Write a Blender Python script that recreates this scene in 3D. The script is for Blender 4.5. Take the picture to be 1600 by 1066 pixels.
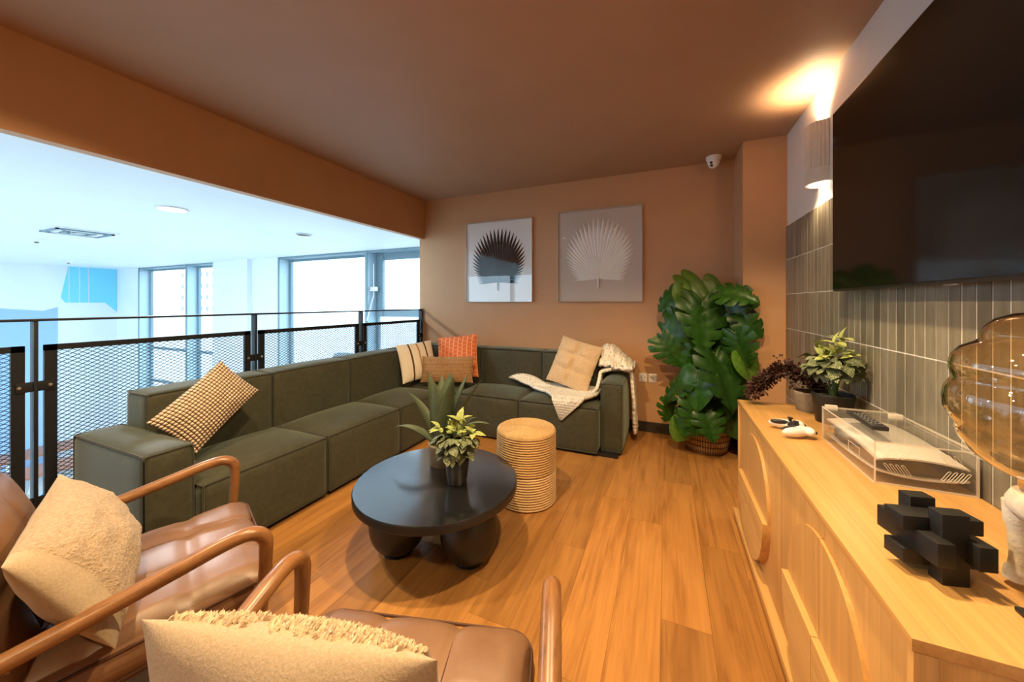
import bpy, bmesh, math, random
from mathutils import Vector, Matrix, noise as mnoise
random.seed(7)
for o in list(bpy.data.objects):
    bpy.data.objects.remove(o, do_unlink=True)
C = bpy.context.scene.collection
S = bpy.context.scene
PI = math.pi
R = math.radians

# ------------------------------------------------------------------ camera
EYE = 1.28                       # camera height in metres
YAW = R(23.37)                   # turned left of the room's long axis
FPX = 560.0                      # focal length in pixels of the 1600 px frame
HOR = 473.0                      # horizon row
cam_d = bpy.data.cameras.new('camera')
cam_d.sensor_width = 36.0
cam_d.lens = 36.0 * FPX / 1600.0
cam_d.shift_y = -(533.0 - HOR) / 1600.0
cam_d.clip_start = 0.02
cam_d.clip_end = 400
cam = bpy.data.objects.new('camera', cam_d)
cam.location = (0, 0, EYE)
cam.rotation_euler = (PI / 2, 0, YAW)
C.objects.link(cam)
S.camera = cam
# ------------------------------------------------------------------ world and exposure
W = bpy.data.worlds.new('overcast_sky')
S.world = W
W.use_nodes = True
bgn = W.node_tree.nodes['Background']
bgn.inputs[0].default_value = (0.62, 0.845, 1.0, 1)
bgn.inputs[1].default_value = 5.2
S.view_settings.view_transform = 'Standard'
S.view_settings.look = 'None'
S.view_settings.exposure = 0.28
S.view_settings.gamma = 1.0
S.view_settings.use_curve_mapping = False
S.cycles.max_bounces = 10
S.cycles.diffuse_bounces = 5
S.cycles.glossy_bounces = 4
S.cycles.transmission_bounces = 8
S.cycles.transparent_max_bounces = 24
S.cycles.sample_clamp_indirect = 6.0
S.cycles.caustics_reflective = False
S.cycles.caustics_refractive = False
WARM = (1.0, 0.71, 0.38)
LAMP_W = 125.0

def ray(px, py):
    s, c = math.sin(YAW), math.cos(YAW)
    a = px - 800.0
    return Vector((-s * FPX + c * a, c * FPX + s * a, HOR - py))
def atX(px, py, X):
    r = ray(px, py); k = X / r.x; return Vector((X, r.y * k, EYE + r.z * k))
def atY(px, py, Y):
    r = ray(px, py); k = Y / r.y; return Vector((r.x * k, Y, EYE + r.z * k))
def atZ(px, py, z):
    r = ray(px, py); k = (z - EYE) / r.z; return Vector((r.x * k, r.y * k, z))

# ------------------------------------------------------------------ materials
def _mat(name):
    m = bpy.data.materials.new(name); m.use_nodes = True
    nt = m.node_tree
    b = nt.nodes['Principled BSDF']
    return m, nt, b
def N(nt, t, **kw):
    n = nt.nodes.new(t)
    for k, v in kw.items():
        setattr(n, k, v)
    return n
def L(nt, a, b): nt.links.new(a, b)
def rgba(c): return (c[0], c[1], c[2], 1.0)
def srgb(r, g, b):
    f = lambda v: v / 12.92 if v <= 0.04045 else ((v + 0.055) / 1.055) ** 2.4
    return (f(r / 255), f(g / 255), f(b / 255))
def coords(nt, scale=(1, 1, 1), kind='Object', rnd=0.0):
    tc = N(nt, 'ShaderNodeTexCoord'); mp = N(nt, 'ShaderNodeMapping')
    mp.inputs['Scale'].default_value = scale
    L(nt, tc.outputs[kind], mp.inputs['Vector'])
    if rnd:
        oi = N(nt, 'ShaderNodeObjectInfo'); mu = N(nt, 'ShaderNodeMath', operation='MULTIPLY')
        mu.inputs[1].default_value = rnd
        L(nt, oi.outputs['Random'], mu.inputs[0])
        cx = N(nt, 'ShaderNodeCombineXYZ')
        for i in range(3): L(nt, mu.outputs[0], cx.inputs[i])
        L(nt, cx.outputs[0], mp.inputs['Location'])
    return mp.outputs[0]
def ramp(nt, fac, stops):
    r = N(nt, 'ShaderNodeValToRGB')
    e = r.color_ramp.elements
    while len(e) < len(stops): e.new(0.5)
    for k, (p, c) in enumerate(stops):
        e[k].position = p; e[k].color = rgba(c)
    L(nt, fac, r.inputs[0])
    return r.outputs[0]
def noise(nt, vec, scale=5, detail=4, rough=.55, dist=0):
    n = N(nt, 'ShaderNodeTexNoise')
    n.inputs['Scale'].default_value = scale; n.inputs['Detail'].default_value = detail
    n.inputs['Roughness'].default_value = rough; n.inputs['Distortion'].default_value = dist
    L(nt, vec, n.inputs['Vector'])
    return n.outputs['Fac']
def bump(nt, b, h, strength=.3, dist=.01):
    n = N(nt, 'ShaderNodeBump')
    n.inputs['Strength'].default_value = strength; n.inputs['Distance'].default_value = dist
    L(nt, h, n.inputs['Height']); L(nt, n.outputs[0], b.inputs['Normal'])
def mixc(nt, f, a, c, mode='MIX'):
    n = N(nt, 'ShaderNodeMix', data_type='RGBA', blend_type=mode)
    if isinstance(f, (int, float)): n.inputs[0].default_value = f
    else: L(nt, f, n.inputs[0])
    for v, i in ((a, 6), (c, 7)):
        if isinstance(v, tuple): n.inputs[i].default_value = rgba(v)
        else: L(nt, v, n.inputs[i])
    return n.outputs[2]
def rand_value(nt, col, lo=.8, hi=1.2, hue=0):
    oi = N(nt, 'ShaderNodeObjectInfo'); mr = N(nt, 'ShaderNodeMapRange')
    mr.inputs[3].default_value = lo; mr.inputs[4].default_value = hi
    L(nt, oi.outputs['Random'], mr.inputs[0])
    h = N(nt, 'ShaderNodeHueSaturation')
    L(nt, mr.outputs[0], h.inputs['Value']); L(nt, col, h.inputs['Color'])
    return h.outputs[0]

def plain(name, c, rough=.5, metal=0, spec=.5, var=.06, nscale=20, bmp=0, bscale=200, sheen=0):
    m, nt, b = _mat(name)
    v = coords(nt)
    c2 = tuple(x * (1 - var * 2) for x in c); c1 = tuple(min(1, x * (1 + var)) for x in c)
    L(nt, ramp(nt, noise(nt, v, nscale, 3), [(.3, c2), (.7, c1)]), b.inputs['Base Color'])
    b.inputs['Roughness'].default_value = rough; b.inputs['Metallic'].default_value = metal
    b.inputs['Specular IOR Level'].default_value = spec
    if sheen:
        b.inputs['Sheen Weight'].default_value = sheen; b.inputs['Sheen Roughness'].default_value = .35
    if bmp: bump(nt, b, noise(nt, v, bscale, 2), bmp, .004)
    return m
def wood(name, c1, c2, scale=(8, 8, 1), rough=.45, rnd=5.0, lo=1, hi=1, bmp=.08, nscale=6, spec=.5):
    m, nt, b = _mat(name)
    v = coords(nt, scale, rnd=rnd)
    n1 = noise(nt, v, nscale, 6, .62, 1.2)
    v2 = coords(nt, tuple(s * (6 if s > 2 else 1.4) for s in scale), rnd=rnd)
    n2 = noise(nt, v2, nscale, 3, .6, .2)
    col = ramp(nt, n1, [(.28, c2), (.52, c1), (.75, tuple(min(1, x * 1.15) for x in c1))])
    fine = ramp(nt, n2, [(.35, (.80, .80, .80)), (.6, (1, 1, 1))])
    col = mixc(nt, .7, col, fine, 'MULTIPLY')
    if lo != hi: col = rand_value(nt, col, lo, hi)
    L(nt, col, b.inputs['Base Color'])
    b.inputs['Roughness'].default_value = rough
    b.inputs['Specular IOR Level'].default_value = spec
    if bmp: bump(nt, b, n2, bmp, .003)
    return m
def fabric(name, c1, c2, scale=400, bmp=.4, sheen=.2, rough=.9, dist=.004, big=0):
    m, nt, b = _mat(name)
    v = coords(nt)
    n = noise(nt, v, scale, 3, .6)
    col = ramp(nt, n, [(.3, c2), (.65, c1)])
    if big:
        nb = noise(nt, v, big, 3, .6)
        col = mixc(nt, .8, col, ramp(nt, nb, [(.3, (.72, .72, .72)), (.7, (1, 1, 1))]), 'MULTIPLY')
    L(nt, col, b.inputs['Base Color'])
    b.inputs['Roughness'].default_value = rough
    b.inputs['Sheen Weight'].default_value = sheen
    b.inputs['Specular IOR Level'].default_value = .2
    bump(nt, b, n, bmp, dist)
    return m
def emit(name, c, s):
    m, nt, b = _mat(name)
    b.inputs['Base Color'].default_value = rgba(c)
    b.inputs['Emission Color'].default_value = rgba(c); b.inputs['Emission Strength'].default_value = s
    return m
def clear(name, tint=(1, 1, 1), refl=1.0, diff=0.0, diffc=(1, 1, 1), ior=1.49, rough=.02):
    m, nt, b = _mat(name)
    nt.nodes.remove(b)
    out = nt.nodes['Material Output']
    tr = N(nt, 'ShaderNodeBsdfTransparent'); tr.inputs[0].default_value = rgba(tint)
    gl = N(nt, 'ShaderNodeBsdfGlossy'); gl.inputs['Roughness'].default_value = rough
    fr = N(nt, 'ShaderNodeFresnel')
    ge = N(nt, 'ShaderNodeNewGeometry'); mrg = N(nt, 'ShaderNodeMapRange')
    mrg.inputs[3].default_value = ior; mrg.inputs[4].default_value = 1.0 / ior      # no total reflection inside thin sheets
    L(nt, ge.outputs['Backfacing'], mrg.inputs[0]); L(nt, mrg.outputs[0], fr.inputs[0])
    mu = N(nt, 'ShaderNodeMath', operation='MULTIPLY'); mu.inputs[1].default_value = refl
    L(nt, fr.outputs[0], mu.inputs[0])
    base = tr.outputs[0]
    if diff:
        df = N(nt, 'ShaderNodeBsdfDiffuse'); df.inputs[0].default_value = rgba(diffc)
        mx = N(nt, 'ShaderNodeMixShader'); mx.inputs[0].default_value = diff
        L(nt, tr.outputs[0], mx.inputs[1]); L(nt, df.outputs[0], mx.inputs[2]); base = mx.outputs[0]
    ms = N(nt, 'ShaderNodeMixShader')
    L(nt, mu.outputs[0], ms.inputs[0]); L(nt, base, ms.inputs[1]); L(nt, gl.outputs[0], ms.inputs[2])
    L(nt, ms.outputs[0], out.inputs[0])
    return m

M = {}
M['paint'] = plain('brown_paint', (.58, .325, .165), .55, var=.02, nscale=3, bmp=.03, bscale=300, spec=.35)
M['ceil'] = plain('brown_ceiling_paint', (.42, .255, .155), .55, var=.02, nscale=3, spec=.35)
M['white_wall'] = plain('white_wall_paint', (.80, .78, .74), .6, var=.015, nscale=3)
M['atrium'] = plain('white_atrium_paint', (.84, .87, .90), .6, var=.01, nscale=2)
M['grout'] = plain('pale_grout', (.90, .87, .80), .9, var=.02)
M['skirting'] = plain('dark_skirting', (.035, .026, .02), .5)
M['planks'] = wood('oak_planks', (.46, .215, .060), (.30, .125, .032), (9, .75, 9), .36, rnd=40, lo=.78, hi=1.16, nscale=1.7, bmp=.05)
M['oak'] = wood('sideboard_oak', (.60, .335, .115), (.55, .295, .098), (22, 22, 1.0), .42, rnd=9, nscale=.8, bmp=.02)
M['oak_top'] = wood('sideboard_oak_top', (.62, .345, .115), (.56, .30, .095), (22, 1.0, 22), .36, rnd=9, nscale=.8, bmp=.02)
M['oak_edge'] = wood('sideboard_oak_edge', (.66, .39, .14), (.56, .31, .10), (22, 1.0, 22), .4, rnd=9, nscale=1.2, bmp=.03)
M['walnut'] = wood('walnut_chair', (.27, .122, .044), (.15, .062, .023), (20, 3, 3), .32, rnd=9, nscale=2.5, bmp=.03)
M['black_wood'] = wood('black_stained_wood', (.010, .010, .011), (.004, .004, .005), (3, 26, 26), .33, rnd=3, nscale=2.2, bmp=.45, spec=.6)
M['black_top'] = wood('black_stained_top', (.010, .010, .011), (.004, .004, .005), (3, 26, 26), .33, rnd=3, nscale=2.2, bmp=.02, spec=.6)
_b = M['black_top'].node_tree.nodes['Principled BSDF']
_b.inputs['Coat Weight'].default_value = 1.0; _b.inputs['Coat Roughness'].default_value = .13; _b.inputs['Coat IOR'].default_value = 2.4
L(M['black_top'].node_tree, _b.inputs['Normal'].links[0].from_socket, _b.inputs['Coat Normal'])
M['black_soft'] = plain('black_matt', (.010, .010, .011), .5, var=.1)
M['black_metal'] = plain('black_metal', (.010, .012, .016), .5, .0, .35, var=.05)
M['steel'] = plain('bolt_steel', (.6, .6, .6), .3, 1.0)
M['velvet'] = fabric('olive_velvet', (.066, .063, .039), (.047, .046, .028), 30, .05, .36, .62, .004, 4)
M['velvet'].node_tree.nodes['Principled BSDF'].inputs['Sheen Tint'].default_value = (.68, .85, .74, 1)
M['welt'] = fabric('olive_welt', (.042, .045, .028), (.03, .032, .02), 60, .05, .35, .75)
M['jute'] = fabric('jute_rope', (.56, .37, .17), (.42, .26, .11), 60, .3, .1, .9, .004)
M['jute_pale'] = fabric('pale_jute_rope', (.68, .50, .27), (.54, .38, .19), 60, .3, .1, .9, .004)
M['tv'] = plain('tv_screen', (.002, .002, .0025), .09, 0, .28, var=.0)
M['tv_body'] = plain('tv_casing', (.008, .008, .009), .4)
M['tv_shadow'] = M['tv_body']
M['white_plastic'] = plain('white_plastic', (.82, .80, .77), .35, var=.02)
M['dark_plastic'] = plain('dark_plastic', (.02, .02, .022), .4)
M['glass'] = clear('window_glass', (.97, .99, 1.0), .9, ior=1.45)
M['acrylic'] = clear('clear_acrylic', (.97, .965, .955), 1.0, .04, (1, .96, .9))
M['acrylic_edge'] = clear('acrylic_edge', (.9, .88, .84), 1.0, .6, (1, .93, .84))
M['amber'] = clear('amber_glass', (.93, .81, .62), 3.0, .02, (.9, .55, .25), 1.5, .03)
M['frame_blue'] = plain('grey_blue_window_frame', (.20, .29, .34), .4, var=.03)
M['reveal'] = plain('window_reveal', (.48, .62, .70), .45, var=.02)
M['leather'] = None

def leather():
    m, nt, b = _mat('tan_leather')
    v = coords(nt)
    n = noise(nt, v, 5, 4, .6)
    L(nt, ramp(nt, n, [(.3, (.15, .073, .036)), (.7, (.26, .138, .072))]), b.inputs['Base Color'])
    b.inputs['Roughness'].default_value = .42
    b.inputs['Specular IOR Level'].default_value = .6
    bump(nt, b, noise(nt, v, 140, 3), .10, .002)
    return m
M['leather'] = leather()
M['leather_seam'] = plain('leather_seam', (.08, .03, .012), .5)

def tile_mat():
    m, nt, b = _mat('glazed_grey_tile')
    v = coords(nt, (60, 26, 3.2), rnd=60)
    n = noise(nt, v, 1.3, 4, .6, .6)
    col = ramp(nt, n, [(.25, (.135, .120, .088)), (.5, (.195, .178, .136)), (.75, (.25, .232, .18))])
    col = rand_value(nt, col, .72, 1.2)
    L(nt, col, b.inputs['Base Color'])
    b.inputs['Roughness'].default_value = .28
    bump(nt, b, noise(nt, coords(nt, (30, 30, 8), rnd=60), 1, 2), .12, .004)
    return m
M['tile'] = tile_mat()

def woven(name, base, dark, nu, nv, bias=.0, bstr=.9, sheen=.1, uvscale=True):
    """little knots in rows: a checker of rounded bumps in UV space"""
    m, nt, b = _mat(name)
    tc = N(nt, 'ShaderNodeTexCoord'); sp = N(nt, 'ShaderNodeSeparateXYZ')
    L(nt, tc.outputs['UV'], sp.inputs[0])
    def wave(o, n):
        a = N(nt, 'ShaderNodeMath', operation='MULTIPLY'); a.inputs[1].default_value = n * PI
        L(nt, o, a.inputs[0])
        s = N(nt, 'ShaderNodeMath', operation='SINE'); L(nt, a.outputs[0], s.inputs[0])
        ab = N(nt, 'ShaderNodeMath', operation='ABSOLUTE'); L(nt, s.outputs[0], ab.inputs[0])
        return ab.outputs[0]
    mu = N(nt, 'ShaderNodeMath', operation='MULTIPLY')
    if nu: L(nt, wave(sp.outputs[0], nu), mu.inputs[0])
    else: mu.inputs[0].default_value = 1.0
    L(nt, wave(sp.outputs[1], nv), mu.inputs[1])
    nz = noise(nt, coords(nt, (1, 1, 1)), 60, 3)
    col = ramp(nt, mu.outputs[0], [(.12 + bias, dark), (.45 + bias, base)])
    col = mixc(nt, .75, col, ramp(nt, nz, [(.3, (.62, .55, .5)), (.6, (1, 1, 1))]), 'MULTIPLY')
    L(nt, col, b.inputs['Base Color'])
    b.inputs['Roughness'].default_value = .9; b.inputs['Sheen Weight'].default_value = sheen
    b.inputs['Specular IOR Level'].default_value = .2
    bump(nt, b, mu.outputs[0], bstr, .008)
    return m
M['knot'] = woven('knotted_weave', (.80, .65, .49), (.11, .055, .028), 25, 16)
M['rib'] = woven('ribbed_weave', (.46, .27, .13), (.20, .10, .045), 0, 18, -.05, .7)
M['basket'] = woven('basket_weave', (.56, .38, .19), (.14, .075, .03), 56, 18, .0, 1.0)
M['knit'] = None

def knit():
    m, nt, b = _mat('cream_knit')
    tc = N(nt, 'ShaderNodeTexCoord')
    mp = N(nt, 'ShaderNodeMapping'); mp.inputs['Scale'].default_value = (1, 1, 1)
    L(nt, tc.outputs['UV'], mp.inputs[0])
    vo = N(nt, 'ShaderNodeTexVoronoi'); vo.inputs['Scale'].default_value = 28; vo.inputs['Randomness'].default_value = .35
    L(nt, mp.outputs[0], vo.inputs['Vector'])
    L(nt, ramp(nt, vo.outputs['Distance'], [(.08, (.36, .28, .18)), (.22, (.90, .84, .72)), (.5, (.95, .92, .84))]), b.inputs['Base Color'])
    b.inputs['Roughness'].default_value = .95; b.inputs['Sheen Weight'].default_value = .2
    b.inputs['Specular IOR Level'].default_value = .1
    bump(nt, b, vo.outputs['Distance'], 1.0, .016)
    return m
M['knit'] = knit()

def stripes():
    m, nt, b = _mat('cream_striped_cotton')
    tc = N(nt, 'ShaderNodeTexCoord'); sp = N(nt, 'ShaderNodeSeparateXYZ')
    L(nt, tc.outputs['UV'], sp.inputs[0])
    cr = (.84, .76, .64); br = (.10, .045, .02)
    col = ramp(nt, sp.outputs[0], [(0, cr), (.27, cr), (.275, br), (.315, br), (.32, cr), (.5, cr), (.505, (.5, .26, .10)), (.545, (.5, .26, .10)), (.55, cr), (.72, cr), (.725, br), (.765, br), (.77, cr)])
    L(nt, col, b.inputs['Base Color']); b.inputs['Roughness'].default_value = .9
    bump(nt, b, noise(nt, coords(nt), 250, 2), .3, .003)
    return m
M['stripe'] = stripes()
def orange_print():
    m, nt, b = _mat('orange_print')
    tc = N(nt, 'ShaderNodeTexCoord'); mp = N(nt, 'ShaderNodeMapping'); mp.inputs['Scale'].default_value = (.5, 1, 1); mp.inputs['Rotation'].default_value = (0, 0, PI / 2)
    L(nt, tc.outputs['UV'], mp.inputs[0])
    br = N(nt, 'ShaderNodeTexBrick'); br.inputs['Scale'].default_value = 9
    br.inputs['Mortar Size'].default_value = .06; br.inputs['Mortar Smooth'].default_value = .6; br.inputs['Brick Width'].default_value = .9; br.inputs['Row Height'].default_value = .5
    L(nt, mp.outputs[0], br.inputs['Vector'])
    br.inputs['Color1'].default_value = rgba((.72, .17, .055)); br.inputs['Color2'].default_value = rgba((.66, .15, .045))
    br.inputs['Mortar'].default_value = rgba((.86, .42, .22))
    L(nt, br.outputs[0], b.inputs['Base Color']); b.inputs['Roughness'].default_value = .85
    return m
M['orange'] = orange_print()
M['sherpa'] = fabric('beige_sherpa', (.80, .60, .38), (.60, .41, .23), 130, .9, .25, .95, .01)
M['beige'] = fabric('beige_cotton', (.46, .36, .25), (.38, .29, .19), 220, .3, .2, .9)
M['pile'] = fabric('looped_beige_pile', (.48, .36, .25), (.34, .245, .16), 120, .9, .2, .95, .008)
M['shag'] = fabric('shaggy_beige', (.64, .49, .33), (.52, .38, .24), 60, .5, .3, .95, .015)

def leafmat(name, c1, c2, rough=.35, spec=.5, vari=None, vscale=90, lo=.7, hi=1.3, trans=.0):
    m, nt, b = _mat(name)
    v = coords(nt, rnd=10)
    col = ramp(nt, noise(nt, v, 9, 3), [(.3, c2), (.7, c1)])
    if vari:
        vo = N(nt, 'ShaderNodeTexVoronoi', feature='DISTANCE_TO_EDGE'); vo.inputs['Scale'].default_value = vscale
        L(nt, v, vo.inputs['Vector'])
        f = ramp(nt, vo.outputs['Distance'], [(.03, (1, 1, 1)), (.10, (0, 0, 0))])
        col = mixc(nt, f, col, vari)
    col = rand_value(nt, col, lo, hi)
    L(nt, col, b.inputs['Base Color'])
    b.inputs['Roughness'].default_value = rough; b.inputs['Specular IOR Level'].default_value = spec
    return m
M['monstera'] = leafmat('monstera_leaf', (.028, .100, .010), (.012, .050, .006), .34, .32)
M['monstera_new'] = leafmat('young_monstera_leaf', (.11, .22, .025), (.06, .15, .015), .36)
M['stemgreen'] = plain('green_stem', (.08, .14, .03), .5)
M['agave'] = leafmat('agave_leaf', (.105, .130, .075), (.065, .090, .050), .5, .3, lo=.8, hi=1.2)
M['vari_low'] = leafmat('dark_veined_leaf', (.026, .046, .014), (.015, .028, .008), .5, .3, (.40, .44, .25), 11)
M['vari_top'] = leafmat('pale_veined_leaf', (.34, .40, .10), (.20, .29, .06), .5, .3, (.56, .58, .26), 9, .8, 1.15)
M['burgundy'] = leafmat('burgundy_leaf', (.105, .035, .028), (.040, .022, .016), .5, .3)
M['soil'] = plain('moss_soil', (.07, .055, .02), .95, var=.3, nscale=60, bmp=.8, bscale=120)
M['concrete'] = plain('grey_concrete', (.25, .21, .155), .85, var=.12, nscale=25, bmp=.3)
M['stone'] = plain('white_stone', (.74, .70, .62), .85, var=.08, nscale=40, bmp=.5, bscale=90)

# ------------------------------------------------------------------ mesh helpers
def finish(name, bm, mat, parent=None, loc=(0, 0, 0), rot=(0, 0, 0), smooth=35, label=None):
    bmesh.ops.recalc_face_normals(bm, faces=bm.faces)
    me = bpy.data.meshes.new(name)
    bm.to_mesh(me); bm.free()
    return mobj(name, me, mat, parent, loc, rot, smooth, label)
def mobj(name, me, mat, parent=None, loc=(0, 0, 0), rot=(0, 0, 0), smooth=None, label=None):
    if mat is not None and len(me.materials) == 0:
        for mm in (mat if isinstance(mat, (list, tuple)) else [mat]): me.materials.append(mm)
    if smooth:
        me.polygons.foreach_set('use_smooth', [True] * len(me.polygons))
        me.set_sharp_from_angle(angle=R(smooth))
    o = bpy.data.objects.new(name, me); C.objects.link(o)
    o.location = loc; o.rotation_euler = rot
    if parent is not None: o.parent = parent
    if label: o['label'] = label
    return o
def thing(name, label, cat, loc=(0, 0, 0), rot=(0, 0, 0), group=None):
    o = bpy.data.objects.new(name, None); C.objects.link(o)
    o.empty_display_size = .05
    o.location = loc; o.rotation_euler = rot
    return tag(o, label, cat, group)
def tag(o, label, cat, group=None):
    o['label'] = label; o['category'] = cat
    if group: o['group'] = group
    return o
def struct(o):
    o['kind'] = 'structure'; return o
def estruct(name, loc=(0, 0, 0)):
    o = bpy.data.objects.new(name, None); C.objects.link(o); o.location = loc
    return struct(o)
def BM(): return bmesh.new()
def box(bm, x0, x1, y0, y1, z0, z1, bev=0, mtx=None, mi=0):
    r = bmesh.ops.create_cube(bm, size=1.0)
    vs = r['verts']
    for v in vs:
        v.co = Vector(((x0 + x1) / 2 + v.co.x * (x1 - x0), (y0 + y1) / 2 + v.co.y * (y1 - y0), (z0 + z1) / 2 + v.co.z * (z1 - z0)))
    if bev:
        es = list({e for v in vs for e in v.link_edges})
        rr = bmesh.ops.bevel(bm, geom=es, offset=bev, segments=2, affect='EDGES', profile=.6)
        vs = list({v for f in rr['faces'] for v in f.verts} | {v for v in vs if v.is_valid})
    fs = {f for v in vs for f in v.link_faces}
    if mi:
        for f in fs: f.material_index = mi
    if mtx is not None:
        for v in vs: v.co = mtx @ v.co
    return vs
def tube(bm, pts, r, seg=8, closed=False, flat=1.0, cap=True):
    pts = [Vector(p) for p in pts]; n = len(pts)
    rs = r if isinstance(r, (list, tuple)) else [r] * n
    T = []
    for i in range(n):
        a = pts[(i - 1) % n] if (closed or i > 0) else pts[i]
        b = pts[(i + 1) % n] if (closed or i < n - 1) else pts[i]
        T.append((b - a).normalized())
    ref = Vector((0, 0, 1)) if abs(T[0].z) < .9 else Vector((1, 0, 0))
    nrm = T[0].cross(ref).normalized()
    rings = []
    for i in range(n):
        nrm = (nrm - T[i] * nrm.dot(T[i]))
        nrm = nrm.normalized() if nrm.length > 1e-6 else T[i].orthogonal().normalized()
        bn = T[i].cross(nrm)
        rings.append([bm.verts.new(pts[i] + (nrm * math.cos(2 * PI * k / seg) + bn * math.sin(2 * PI * k / seg) * flat) * rs[i]) for k in range(seg)])
    m = n if closed else n - 1
    for i in range(m):
        a, b = rings[i], rings[(i + 1) % n]
        for k in range(seg):
            bm.faces.new((a[k], a[(k + 1) % seg], b[(k + 1) % seg], b[k]))
    if cap and not closed:
        bm.faces.new(rings[0]); bm.faces.new(rings[-1])
    return rings
def smoothpath(pts, n=8):
    """Catmull-Rom through control points"""
    P = [Vector(p) for p in pts]; P = [P[0] * 2 - P[1]] + P + [P[-1] * 2 - P[-2]]
    out = []
    for i in range(1, len(P) - 2):
        for k in range(n):
            t = k / n
            out.append(.5 * ((2 * P[i]) + (P[i + 1] - P[i - 1]) * t + (2 * P[i - 1] - 5 * P[i] + 4 * P[i + 1] - P[i + 2]) * t * t + (3 * P[i] - P[i - 1] - 3 * P[i + 1] + P[i + 2]) * t ** 3))
    out.append(P[-2]); return out
def lathe(bm, prof, seg=32, center=(0, 0), mi=0, uv=False):
    rings = []
    for (r, z) in prof:
        if r < 1e-5: rings.append([bm.verts.new((center[0], center[1], z))])
        else: rings.append([bm.verts.new((center[0] + r * math.cos(2 * PI * k / seg), center[1] + r * math.sin(2 * PI * k / seg), z)) for k in range(seg)])
    uvl = bm.loops.layers.uv.verify() if uv else None
    for i in range(len(rings) - 1):
        a, b = rings[i], rings[i + 1]
        if len(a) == 1 and len(b) == 1: continue
        for k in range(seg):
            k2 = (k + 1) % seg
            if len(a) == 1: f = bm.faces.new((a[0], b[k2], b[k]))
            elif len(b) == 1: f = bm.faces.new((a[k], a[k2], b[0]))
            else:
                f = bm.faces.new((a[k], a[k2], b[k2], b[k]))
                if uv:
                    for lp, (uu, vv) in zip(f.loops, ((k, i), (k + 1, i), (k + 1, i + 1), (k, i + 1))):
                        lp[uvl].uv = (uu / seg, vv / (len(rings) - 1))
            f.material_index = mi
def prism(bm, pts, z0, z1, mi=0):
    """extrude a polygon given in xy from z0 to z1"""
    a = [bm.verts.new((p[0], p[1], z0)) for p in pts]; b = [bm.verts.new((p[0], p[1], z1)) for p in pts]
    n = len(pts)
    fs = [bm.faces.new(a[::-1]), bm.faces.new(b)]
    for i in range(n): fs.append(bm.faces.new((a[i], a[(i + 1) % n], b[(i + 1) % n], b[i])))
    for f in fs: f.material_index = mi
    return a + b
def axis_steps(h, r, n):
    e = [-h, -h + r * .3, -h + r]
    inner = [(-h + r) + (2 * (h - r)) * k / n for k in range(1, n)]
    return e + inner + [h - r, h - r * .3, h]
def puffy(bm, dx, dy, dz, r=.03, b=(0, 0, 0), n=8, center=(0, 0, 0), fn=None):
    """rounded, swollen box"""
    H = (dx / 2, dy / 2, dz / 2)
    A = [axis_steps(h, min(r, h * .9), n) for h in H]
    cache = {}
    def vert(p):
        key = tuple(round(c, 5) for c in p)
        if key in cache: return cache[key]
        q = Vector(p)
        inn = Vector([max(-(H[i] - min(r, H[i] * .9)), min(H[i] - min(r, H[i] * .9), q[i])) for i in range(3)])
        d = q - inn
        if d.length > 1e-7:
            m = max(abs(c) for c in d)
            q = inn + d.normalized() * m
        u = [p[i] / H[i] for i in range(3)]
        o = Vector(q)
        for i in range(3):
            j, k = (i + 1) % 3, (i + 2) % 3
            o[i] += b[i] * u[i] * (1 - u[j] ** 2) * (1 - u[k] ** 2)
        if fn: o = fn(o, u)
        v = bm.verts.new(o + Vector(center)); cache[key] = v
        return v
    for ax in range(3):
        j, k = (ax + 1) % 3, (ax + 2) % 3
        for s in (-1, 1):
            for a in range(len(A[j]) - 1):
                for c in range(len(A[k]) - 1):
                    q = []
                    for (ia, ic) in ((a, c), (a + 1, c), (a + 1, c + 1), (a, c + 1)):
                        p = [0, 0, 0]; p[ax] = s * H[ax]; p[j] = A[j][ia]; p[k] = A[k][ic]
                        q.append(vert(tuple(p)))
                    if len(set(q)) == 4:
                        try: bm.faces.new(q)
                        except ValueError: pass
def welt_loop(bm, pts, r=.005):
    """a thin piping tube round a closed rectangle, with small rounded corners"""
    P = []
    n = len(pts)
    for i in range(n):
        a, b, c = Vector(pts[i - 1]), Vector(pts[i]), Vector(pts[(i + 1) % n])
        P.append(b + (a - b).normalized() * .012); P.append(b + ((a - b).normalized() + (c - b).normalized()) * .003); P.append(b + (c - b).normalized() * .012)
    tube(bm, P, r, 6, closed=True)
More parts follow.
